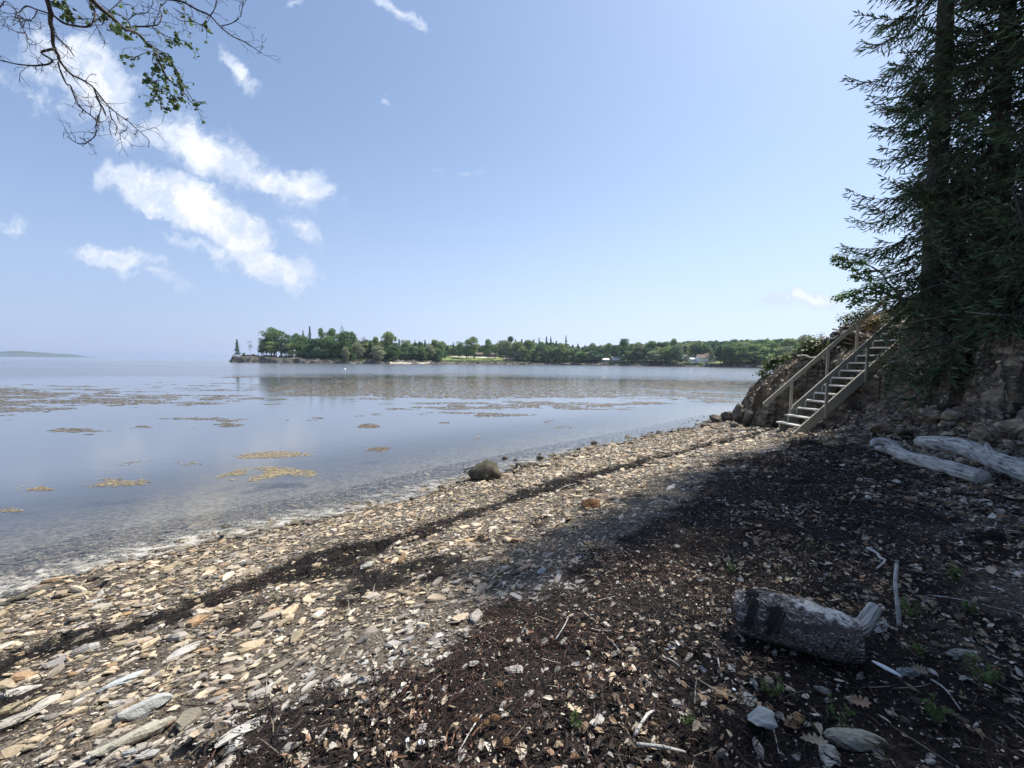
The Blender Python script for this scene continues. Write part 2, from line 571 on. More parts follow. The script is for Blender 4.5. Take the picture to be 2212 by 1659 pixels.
finish(t, t.node('ShaderNodeMixShader', {0: fr, 1: under, 2: gl}))
MT['water'] = m

MT['stone'] = mat_tone('slate_shard', .8, 38, .38, .5, .3, streak=(1, 4, 1))
MT['leaf'] = mat_tone('dead_leaf', .8, 90, .3, .3, .2, transl=.18)
MT['weed'] = mat_tone('dried_wrack', .75, 120, .5, .3, .3)
MT['floatweed'] = mat_tone('floating_rockweed', .6, 14, .4, .3, .35)
MT['twig'] = mat_noise('twig_wood', [(.3, (.12, .1, .08)), (.7, (.34, .3, .25))], 40, 4, .85)
MT['palewood'] = mat_noise('bleached_wood', [(.25, (.2, .19, .17)), (.5, (.42, .41, .38)), (.75, (.6, .59, .55))], 30, 5, .8)
MT['lumber'] = mat_noise('weathered_lumber', [(.25, (.22, .2, .155)), (.5, (.38, .355, .28)), (.8, (.5, .47, .38))], 6, 7, .85, .5, .006, 'obj', (1.2, 16, 16), rot=(0, .695, 0))
MT['tread'] = mat_noise('tread_boards', [(.25, (.42, .4, .35)), (.5, (.58, .56, .5)), (.8, (.68, .66, .61))], 6, 7, .85, .5, .006, 'obj', (16, 1.2, 16))  # paler than the other lumber: sunlight on the treads put into their colour
MT['bark'] = mat_noise('spruce_bark', [(.3, (.035, .03, .027)), (.55, (.09, .08, .07)), (.8, (.17, .155, .14))], 9, 8, .9, .9, .05, 'obj', (2, 2, .7))
MT['birchbark'] = mat_noise('birch_bark', [(.3, (.035, .03, .028)), (.55, (.09, .08, .075)), (.75, (.22, .21, .2))], 30, 5, .8, .5, .01)
MT['needles'] = mat_tone('spruce_needles', .65, 3.0, .35, .2, .25, transl=.12)
MT['greenleaf'] = mat_tone('fresh_leaf', .5, 40, .2, .15, .4, transl=.45)
MT['farleaf'] = mat_tone('far_foliage', .8, .6, .3, .2, .15, transl=.35)
MT['farbark'] = mat_noise('far_bark', [(.3, (.07, .06, .05)), (.7, (.2, .18, .16))], 2, 4, .9)
MT['boulder'] = mat_noise('boulder_stone', [(.25, (.02, .019, .013)), (.42, (.05, .047, .03)), (.6, (.11, .098, .07)), (.8, (.26, .22, .17))], 7, 8, .8, .8, .03, 'obj')
MT['darkrock'] = mat_noise('wet_shore_rock', [(.25, (.03, .027, .022)), (.5, (.09, .08, .065)), (.75, (.24, .2, .15))], 5, 8, .75, .9, .05)
MT['farrock'] = mat_noise('far_shore_rock', [(.3, (.04, .038, .033)), (.52, (.1, .092, .08)), (.72, (.26, .24, .21))], .5, 6, .9, .5, .2)
MT['farland'] = mat_noise('far_grassland', [(.3, (.03, .045, .018)), (.5, (.055, .08, .03)), (.72, (.1, .125, .045))], .12, 7, .95, .5, .3)
MT['lawn'] = mat_noise('lawn_grass', [(.3, (.12, .16, .04)), (.7, (.2, .25, .08))], .15, 5, .95, .2, .1)
MT['sandpath'] = mat_noise('sandy_track', [(.3, (.38, .34, .26)), (.7, (.52, .47, .38))], .3, 4, .9, .2, .1)
MT['white'] = mat_noise('white_clapboard', [(.3, (.68, .69, .7)), (.7, (.8, .8, .79))], .8, 4, .7, .1, .02)
MT['shingle'] = mat_noise('grey_shingle', [(.3, (.13, .12, .11)), (.7, (.24, .225, .2))], 2, 4, .9, .3, .03)
MT['roofgrey'] = mat_noise('grey_roofing', [(.3, (.2, .19, .18)), (.7, (.32, .3, .28))], 1, 4, .9, .2, .03)
MT['roofbrown'] = mat_noise('brown_roofing', [(.3, (.13, .1, .085)), (.7, (.22, .17, .14))], 1, 4, .9, .2, .03)
MT['roofpale'] = mat_noise('pale_metal_roof', [(.3, (.62, .65, .68)), (.7, (.78, .8, .82))], .6, 3, .4, .1, .02)
MT['glass'] = mat_noise('dark_window_glass', [(.3, (.015, .02, .025)), (.7, (.04, .05, .06))], 1, 2, .15, 0, .01, spec=.6)
MT['redwood'] = mat_noise('dark_red_boards', [(.3, (.09, .05, .045)), (.7, (.17, .1, .09))], 1, 3, .8, .2, .02)
MT['shell'] = mat_noise('shell_white', [(.3, (.62, .64, .7)), (.7, (.8, .82, .86))], 60, 4, .35, .3, .002, spec=.5)
MT['foam'] = mat_noise('sea_foam', [(.3, (.34, .34, .31)), (.7, (.55, .54, .5))], 60, 3, .8, .3, .004)
m, t = newmat('foam_film')
p_ = geo(t)
fa = t.node('ShaderNodeAttribute', attribute_name='foam').outputs['Fac']
n_ = t.noise(scaled(t, p_, (1, 1.9, 1), (0, 0, -.72)), 3.2, 9, .7, 1.4)
web = t.math('ABSOLUTE', t.math('SUBTRACT', t.noise(scaled(t, p_, (1, 2.0, 1), (0, 0, -.72)), 7.0, 7, .7, 1.2), .5))
al = t.math('MAXIMUM', t.smooth(t.math('ADD', n_, t.math('MULTIPLY', fa, .24)), .66, .8), t.math('MULTIPLY', t.smooth(web, .035, .0), t.smooth(t.math('ADD', n_, t.math('MULTIPLY', fa, .24)), .54, .7)))
al = t.math('MULTIPLY', al, t.math('MULTIPLY', t.smooth(fa, .0, .35), .55))
df = t.node('ShaderNodeBsdfDiffuse', {'Color': (.62, .6, .54, 1)}); tp_ = t.node('ShaderNodeBsdfTransparent')
finish(t, t.node('ShaderNodeMixShader', {0: al, 1: tp_, 2: df}))
MT['film'] = m
MT['buoy'] = mat_noise('buoy_white', [(.3, (.75, .75, .75)), (.7, (.82, .82, .82))], 5, 2, .4, 0, .01)
MT['cone'] = mat_noise('cone_scales', [(.35, (.05, .03, .015)), (.6, (.2, .12, .06))], 160, 4, .8, .9, .004)
MT['rust'] = mat_noise('rusty_stone', [(.3, (.05, .028, .016)), (.5, (.2, .1, .045)), (.7, (.36, .21, .1))], 22, 5, .85, .8, .012)
m, t = newmat('log_bark')
v = objc(t)
ua = t.node('ShaderNodeAttribute', attribute_name='ua').outputs['Fac']; ub = t.node('ShaderNodeAttribute', attribute_name='ub').outputs['Fac']
sc_ = t.node('ShaderNodeCombineXYZ', {0: t.math('MULTIPLY', ua, 9.0), 1: t.math('MULTIPLY', t.math('SINE', ub), 3.4), 2: t.math('MULTIPLY', t.math('COSINE', ub), 3.4)})
vo = t.node('ShaderNodeTexVoronoi', {'Vector': t.node('ShaderNodeVectorMath', {0: sc_, 1: t.node('ShaderNodeVectorMath', {0: t.node('ShaderNodeTexNoise', {'Vector': v, 'Scale': 16.0, 'Detail': 5.0}).outputs['Color'], 'Scale': 2.4}, operation='SCALE')}, operation='ADD'), 'Scale': 1.9}, feature='DISTANCE_TO_EDGE')
nn = t.noise(v, 45, 6, .7)
c_ = t.ramp(t.math('ADD', t.math('MULTIPLY', vo.outputs['Distance'], .9), t.math('MULTIPLY', nn, .5)), [(.15, (.022, .02, .018)), (.33, (.15, .14, .13)), (.55, (.32, .305, .285)), (.75, (.5, .485, .46))])
peel = t.node('ShaderNodeAttribute', attribute_name='bare').outputs['Fac']
peel = t.smooth(t.math('ADD', peel, t.math('MULTIPLY', t.math('SUBTRACT', t.noise(v, 22, 6, .7), .5), 1.1)), .42, .56)
c_ = t.mix(peel, c_, t.ramp(t.noise(scaled(t, v, (3, 30, 30)), 3, 5), [(.3, (.36, .35, .32)), (.7, (.62, .61, .58))]))
finish(t, bsdf(t, c_, .85, t.math('MULTIPLY', t.math('MINIMUM', vo.outputs['Distance'], .3), t.math('SUBTRACT', 1.0, peel)), 1.0, .05, .2))
MT['logbark'] = m
m, t = newmat('driftwood')
v = objc(t)
ua = t.node('ShaderNodeAttribute', attribute_name='ua').outputs['Fac']; ub = t.node('ShaderNodeAttribute', attribute_name='ub').outputs['Fac']
wv_n = t.node('ShaderNodeCombineXYZ', {0: t.math('MULTIPLY', ua, 2.2), 1: t.math('MULTIPLY', t.math('SINE', ub), 2.6), 2: t.math('MULTIPLY', t.math('COSINE', ub), 2.6)})
n1 = t.noise(wv_n, 1.9, 8, .68, .5)
n2 = t.noise(v, 5, 5)
c_ = t.ramp(n1, [(.36, (.045, .042, .04)), (.43, (.18, .172, .16)), (.5, (.42, .41, .385)), (.68, (.66, .65, .62))])
c_ = t.mix(t.ramp(n2, [(.58, 0.0), (.7, .7)]), c_, (.12, .12, .105))
finish(t, bsdf(t, c_, .8, n1, .7, .02, .25))
MT['driftwood'] = m
# ------------------------------------------------------------------ ground: beach, bluff, seabed
def axis(lo, hi, step, far, n=34):
    g = np.geomspace(step * 1.5, far, n)
    return np.concatenate([lo - g[::-1], np.arange(lo, hi, step), hi + g])


gx = axis(-8.5, 17.5, .05, 6000); gy = axis(-2.0, 18.5, .05, 6000)
GX, GY = np.meshgrid(gx, gy)
GZ, GS, GD, GR, GT = height(GX, GY, True)
# a bay floor beyond the near water
nx_, ny_ = len(gx), len(gy)
idx = np.arange(nx_ * ny_).reshape(ny_, nx_)
quads = np.stack([idx[:-1, :-1], idx[:-1, 1:], idx[1:, 1:], idx[1:, :-1]], -1).reshape(-1, 4)
P0 = np.stack([GX, GY, GZ], -1).reshape(-1, 3)
fr_, fs_, fd_ = GR.ravel()[quads].mean(1), GS.ravel()[quads].mean(1), GD.ravel()[quads].mean(1)


def wrack_mask(x, y, s=None):
    """how much of the ground is covered by dried seaweed and litter: the tide lines run along the shore"""
    if s is None: s = shore(x, y)
    al = (x + 4.7) * .745 + (y - 3.6) * .667
    n = fbm(x * 1.1, y * 1.1, 4, 41); n2 = fbm(x * 3.3, y * 3.3, 3, 47)
    c1 = np.interp(al, [-3, .3, 1.1, 2.3, 3.4, 5.3, 7.5, 9.6, 12], [1.8, 1.86, 1.96, 1.72, 1.66, 1.6, 1.9, 2.18, 2.35])
    w1 = np.interp(al, [-3, 2, 5, 9, 12], [.23, .23, .2, .13, .12]) * (.3 + 1.45 * n)
    n3 = fbm(x * 8, y * 8, 3, 49)
    b1 = sstep(w1 * .85 - np.abs(s - c1 - (n2 - .5) * .34 - (n3 - .5) * .2), -.03, .04)
    b2 = sstep(n * .6 + n2 * .4 - .12 * np.abs(s - 2.5) / .35, .43, .52) * sstep(al, 6, 3.5) * sstep(np.abs(s - 2.45), .55, .3)
    c3 = 3.62 + (n - .5) * 1.1 + (n2 - .5) * .5 + (n3 - .5) * .5
    b3 = sstep(s - c3, -.1, .14)
    fade = sstep(s, 5.2, 6.3) * .75
    return np.clip(np.maximum(np.maximum(b1, b2), b3 * (1 - fade * (n2 < .5))), 0, 1)


isrock = fr_ > .4
issea = (~isrock) & (fs_ < -.02)
isbeach = ~(isrock | issea)
for nm, sel, mt in (('beach', isbeach, 'beach'), ('rock_bluff', isrock, 'rock'), ('seabed', issea, 'seabed')):
    q = quads[sel]
    u, inv = np.unique(q, return_inverse=True)
    P = P0[u]
    at = {'wrack': wrack_mask(P[:, 0], P[:, 1], GS.ravel()[u]) if nm == 'beach' else np.zeros(len(u)),
          'wet': sstep(GS.ravel()[u], .5, .05) if nm == 'beach' else sstep(P[:, 2] + .2 * fbm(P[:, 0] * 3, P[:, 1] * 3, 3), .62, .3),
          'soil': np.clip(GT.ravel()[u] + .0, 0, 1), 'deep': sstep(-GS.ravel()[u], 2.0, 9.0)}
    o = mk(nm, P, [inv.reshape(-1, 4)], MT[mt], smooth=False if nm == 'rock_bluff' else True, attrs=at)
    tag(o, kind='structure')

# ------------------------------------------------------------------ sea
wx = axis(-12, 20, .3, 6000, 30); wy = axis(-6, 24, .3, 6000, 30)
WX, WY = np.meshgrid(wx, wy)
ws = shore(WX, WY)
idx = np.arange(WX.size).reshape(WX.shape)
q = np.stack([idx[:-1, :-1], idx[:-1, 1:], idx[1:, 1:], idx[1:, :-1]], -1).reshape(-1, 4)
keep = ws.ravel()[q].min(1) < 1.2
u, inv = np.unique(q[keep], return_inverse=True)
P = np.stack([WX, WY, np.zeros_like(WX)], -1).reshape(-1, 3)[u]
sea = mk('sea_water', P, [inv.reshape(-1, 4)], MT['water'], smooth=True, attrs={'depth': .95 * sstep(-ws.ravel()[u], -.3, 6.5)})
tag(sea, kind='structure')

# ------------------------------------------------------------------ far shore
SX = [440, 497, 560, 700, 840, 960, 1179, 1300, 1404, 1520, 1644, 1800, 2100]
SY = [236, 237, 243, 248, 252, 285, 330, 322, 292, 262, 232, 215, 195]


def shoreY(x): return np.interp(x, SX, SY)


def horizon(x): return 770.9 + .0103 * x


K = .463 / 398.2


def land_h(x, v):
    """height of the far land at wide-view column x, v metres in from its shore"""
    tip = np.interp(x, [440, 494, 500, 640, 700, 900, 2100], [0, 0, 1, 1, 0, 0, 0])
    bank = np.interp(v, [0, .6, 2, 5, 12, 40, 80, 250, 700], [-.6, .5, 1.3, 2.2, 3.0, 4.6, 7.5, 13, 15])
    bt = np.interp(v, [0, .6, 1.5, 6, 12, 28, 40, 60, 80, 250], [-.6, 1.5, 3.3, 3.8, 4.0, 3.6, 1.0, -.6, -2, -2])
    b = bank * (1 - tip) + bt * tip
    hill = sstep(v, 40, 200) * np.interp(x, [600, 900, 1200, 1450, 1700, 2100], [0, 0, 3, 9, 11, 12])
    env = np.interp(x, [440, 494, 503], [0, 0, 1])
    n = fbm(x * .05, v * .12, 4, 71)
    return (b + hill + (n - .5) * np.clip(v * .25, .0, 1.6) + (fbm(x * .09, v * .5, 3, 72) - .5) * 1.6 * (v < 8) * (v > .3)) * env - 1.0 * (1 - env)


fx = np.arange(470, 2100, 2.0); fv = np.array([0, .4, .8, 1.3, 2, 2.8, 3.8, 5, 6.5, 8.5, 11, 14, 18, 22, 28, 36, 45, 56, 70, 90, 120, 160, 220, 320, 500])
FX, FV = np.meshgrid(fx, fv)
FYY = shoreY(FX) + FV + (fbm(FX * .05, FV * .35, 4, 3) - .5) * 6 * (FV < 14)
FXX = (FX * .463 - 512) / 398.2 * FYY
FZ = land_h(FX, FV)
idx = np.arange(FX.size).reshape(FX.shape)
q = np.stack([idx[:-1, :-1], idx[:-1, 1:], idx[1:, 1:], idx[1:, :-1]], -1).reshape(-1, 4)
P = np.stack([FXX, FYY, FZ], -1).reshape(-1, 3)
qv = FV.ravel()[q].mean(1); qx = FX.ravel()[q].mean(1)
nr = fbm(qx * .07, qv * .2, 3, 8)
rocky = ((qv < 4) & (nr > .3)) | ((qx < 700) & (qv < 7)) | ((qv < 10) & (qx < 960) & (nr > .55))
lawn = (qx > 955) & (qx < 1100) & (qv > 13) & (qv < 62) | (qx > 1450) & (qx < 1560) & (qv > 7) & (qv < 22)
for nm, sel, mt in (('far_shore_rocks', rocky & ~lawn, 'farrock'), ('far_shore_land', ~rocky & ~lawn, 'farland'), ('lawn', lawn, 'lawn')):
    u, inv = np.unique(q[sel], return_inverse=True)
    tag(mk(nm, P[u], [inv.reshape(-1, 4)], MT[mt], smooth=True), kind='structure')
# small sandy beach and track on the far shore
def drape(name, xs, vs, mat, lift=.12):
    A, B = np.meshgrid(xs, vs); Y = shoreY(A) + B
    Pp = np.stack([(A * .463 - 512) / 398.2 * Y, Y, land_h(A, B) + lift], -1).reshape(-1, 3)
    i = np.arange(A.size).reshape(A.shape)
    qq = np.stack([i[:-1, :-1], i[:-1, 1:], i[1:, 1:], i[1:, :-1]], -1).reshape(-1, 4)
    return tag(mk(name, Pp, [qq], mat, smooth=True), kind='structure')


drape('sandy_beach', np.arange(842, 930, 2.0), np.array([.45, .6, .8, 1.0, 1.3]), MT['sandpath'], .2)
drape('driveway', np.arange(972, 1080, 2.0), np.array([48, 51, 54, 57]), MT['sandpath'], .35)
# distant island on the horizon
hx_ = np.linspace(-40, 215, 90)
prof = np.interp(hx_, [-40, 0, 30, 60, 100, 130, 150, 170, 190, 215], [9, 11.5, 14, 13, 10.5, 8.5, 8.5, 5.5, 2, 0])
Yd = 4200.0
rows = []
for k, (fh, dy) in enumerate([(0, 0), (.55, 60), (.85, 200), (1, 420), (.7, 800), (0, 1100)]):
    YY = Yd + dy
    rows.append(np.stack([(hx_ * .463 - 512) / 398.2 * YY, np.full_like(hx_, YY), prof * K * Yd * fh + (fbm(hx_ * .3, hx_ * 0 + k, 3, 6) - .5) * 5 * fh - (1 if fh == 0 else 0)], -1))
P = np.concatenate(rows); n = len(hx_); i = np.arange(len(P)).reshape(len(rows), n)
q = np.stack([i[:-1, :-1], i[:-1, 1:], i[1:, 1:], i[1:, :-1]], -1).reshape(-1, 4)
tag(mk('distant_hill', P, [q], MT['farland'], smooth=True), kind='structure')


# ------------------------------------------------------------------ far trees: unit shapes (height 1, radius .5)
def leafquads(C, size, seed, nrm=None, flat=0.0):
    """one bent leaf clump (2 triangles-ish quad) per centre"""
    r = np.random.default_rng(seed); n = len(C)
    a = r.normal(size=(n, 3)); a /= np.linalg.norm(a, axis=1)[:, None]
    b = r.normal(size=(n, 3)); b[:, 2] *= (1 - flat)
    b = np.cross(a, b); b /= np.linalg.norm(b, axis=1)[:, None]
    a2 = np.cross(b, r.normal(size=(n, 3))); a2 /= np.linalg.norm(a2, axis=1)[:, None]
    s = np.asarray(size).reshape(-1, 1) * r.uniform(.6, 1.35, (n, 1))
    V = np.stack([C - a * s * .6, C + b * s * .5, C + a2 * s * .65, C - b * s * .45], 1).reshape(-1, 3)
    F = np.arange(4 * n).reshape(n, 4)
    return V, F


def crown_broad(seed, n=1500, lobes=11, lo=.2, size=.045, squash=1.0, sparse=0.0):
    r = np.random.default_rng(seed); C = []; T = []
    L = []
    for i in range(lobes):
        h = r.uniform(lo + .1, .9); rad = .5 * math.sin(PI * min(1, max(.12, (h - lo + .1) / (1.12 - lo)))) ** .8
        an = r.uniform(0, 2 * PI); k = r.uniform(.2, .75)
        L.append((rad * k * math.cos(an), rad * k * math.sin(an), h, r.uniform(.13, .21) * squash, r.uniform(.75, 1.2)))
    L.append((.05, 0, .82, .17, 1.0)); L.append((-.1, .08, .74, .2, 1.1)); L.append((0, 0, .55, .24, .9))
    per = n // len(L)
    for (x, y, z, rr, tn) in L:
        d = r.normal(size=(per, 3)); d /= np.linalg.norm(d, axis=1)[:, None]
        d[:, 2] = np.where(d[:, 2] < -.3, -d[:, 2], d[:, 2])
        q_ = r.uniform(.55, 1.08, (per, 1)) if sparse == 0 else r.uniform(.2, 1.3, (per, 1))
        C.append(np.array([x, y, z]) + d * q_ * np.array([rr, rr, rr * .72])); T.append(np.full(per, tn))
    C = np.concatenate(C); T = np.concatenate(T)
    C = C[C[:, 2] > lo * .6]; T = T[:len(C)]
    T = T * r.uniform(.7, 1.3, len(T))
    return C, T, L


def trunk_broad(seed, L, rad=.02, multi=1):
    r = np.random.default_rng(seed); mb = MB()
    for k in range(multi):
        ox, oy = (r.uniform(-.12, .12), r.uniform(-.12, .12)) if multi > 1 else (0, 0)
        mb.tube([(ox, oy, -.04), (ox * 1.1, oy, .25), (ox * 1.3 + r.uniform(-.03, .03), oy, .55), (ox * 1.2, oy, .85)], [rad, rad * .8, rad * .5, rad * .15], 5)
    for (x, y, z, rr, tn) in L[:8]:
        mb.tube([(0, 0, max(.12, z - .3)), (x * .5, y * .5, z - .12), (x, y, z)], [rad * .5, rad * .35, rad * .12], 4)
    return mb


def crown_cone(seed, n=1500, lo=.08, size=.04, full=1.0):
    r = np.random.default_rng(seed); C = []; T = []
    tiers = 26
    for i in range(tiers):
        h = lo + (1 - lo) * (i + r.uniform(-.3, .3)) / tiers
        rad = min(.5 * (1 - (h - lo) / (1 - lo)) ** .8 * full + .01, .42) * r.uniform(.7, 1.1)
        nb = 6
        for b in range(nb):
            an = r.uniform(0, 2 * PI); ln = rad * r.uniform(.65, 1.12)
            m_ = max(2, int(n / (tiers * nb) * (.5 + 1.2 * ln / .5)))
            t_ = r.uniform(.12, 1, m_) ** .8
            C.append(np.stack([np.cos(an) * ln * t_ + r.normal(0, .03, m_) * t_, np.sin(an) * ln * t_ + r.normal(0, .03, m_) * t_, h - ln * t_ * .3 + r.normal(0, .006, m_)], -1))
            T.append(np.full(m_, r.uniform(.75, 1.25)))
    return np.concatenate(C), np.concatenate(T)


BROAD = [(.13, .215, .085), (.19, .275, .11), (.27, .34, .14), (.31, .35, .21), (.11, .185, .095)]
CONE = [(.07, .11, .07), (.09, .135, .07), (.12, .145, .085)]
UNIT = {}


def unit(kind, sh, tone):
    key = (kind, sh, tone)
    if key in UNIT: return UNIT[key]
    seed = sh * 31 + {'broad': 1, 'open': 2, 'cone': 3, 'bare': 4, 'pine': 5, 'bush': 6}[kind] * 101
    if kind == 'cone':
        C, T = crown_cone(seed, 1500, .06 + .05 * (sh % 3), .04, 1.0)
        V, F = leafquads(C, .045, seed, flat=.5); cc = CONE[tone % 3]
        tb = MB().tube([(0, 0, -.04), (0, 0, .5), (0, 0, .99)], [.016, .01, .002], 5)
    else:
        par = {'broad': (2600, 22, .0, .055, 1.2, 0), 'open': (2400, 19, .1, .046, 1.1, 0), 'bare': (420, 10, .3, .03, 1.0, 1), 'pine': (1500, 12, .25, .046, .95, 0), 'bush': (900, 9, .0, .07, 1.15, 0)}[kind]
        C, T, L = crown_broad(seed, par[0], par[1], par[2], par[3], par[4], par[5])
        if kind == 'pine': C[:, 2] += (np.random.default_rng(seed).normal(0, .01, len(C)))
        V, F = leafquads(C, par[3], seed); cc = BROAD[tone % 5]
        if kind == 'bare': cc = (.2, .2, .16)
        tb = trunk_broad(seed, L, .02 if kind != 'bare' else .012, 1 if kind in ('broad', 'bare', 'bush') else 3)
    colr = np.repeat(T[:, None] * np.array(cc)[None], 4, axis=0)[:len(V)]
    crown = mk('crown', V, [F], MT['farleaf'], colors=colr, link=False)
    V2 = np.concatenate(tb.v)
    trunk = mk('trunk', V2, [np.array(f) for f in tb.f.values()], MT['farbark'], link=False)
    UNIT[key] = (crown.data, trunk.data, (V, F, colr))
    return UNIT[key]


FAR = []


def far_tree(x, top, wpx, v, kind, tone, label, name, Y=None, group='trees on the far shore', basez=None):
    sh = (int(x * 7 + top * 3)) % 4
    cr, tr, _ = unit(kind, sh, tone)
    Y = shoreY(x) + v
    bz = float(land_h(np.array(float(x)), np.array(float(v)))) if basez is None else basez
    H = (horizon(x) - top) * K * Y + 2.2 - bz
    Wd = wpx * K * Y
    e = empty(name, ((x * .463 - 512) / 398.2 * Y, Y, bz), (x * 1.7) % 6.28, label, name.replace('_', ' '), group)
    e.scale = (Wd, Wd, H)
    for nm, me in (('crown', cr), ('trunk', tr)):
        c = bpy.data.objects.new(nm, me); col.objects.link(c); c.parent = e
    FAR.append(e)
    return e


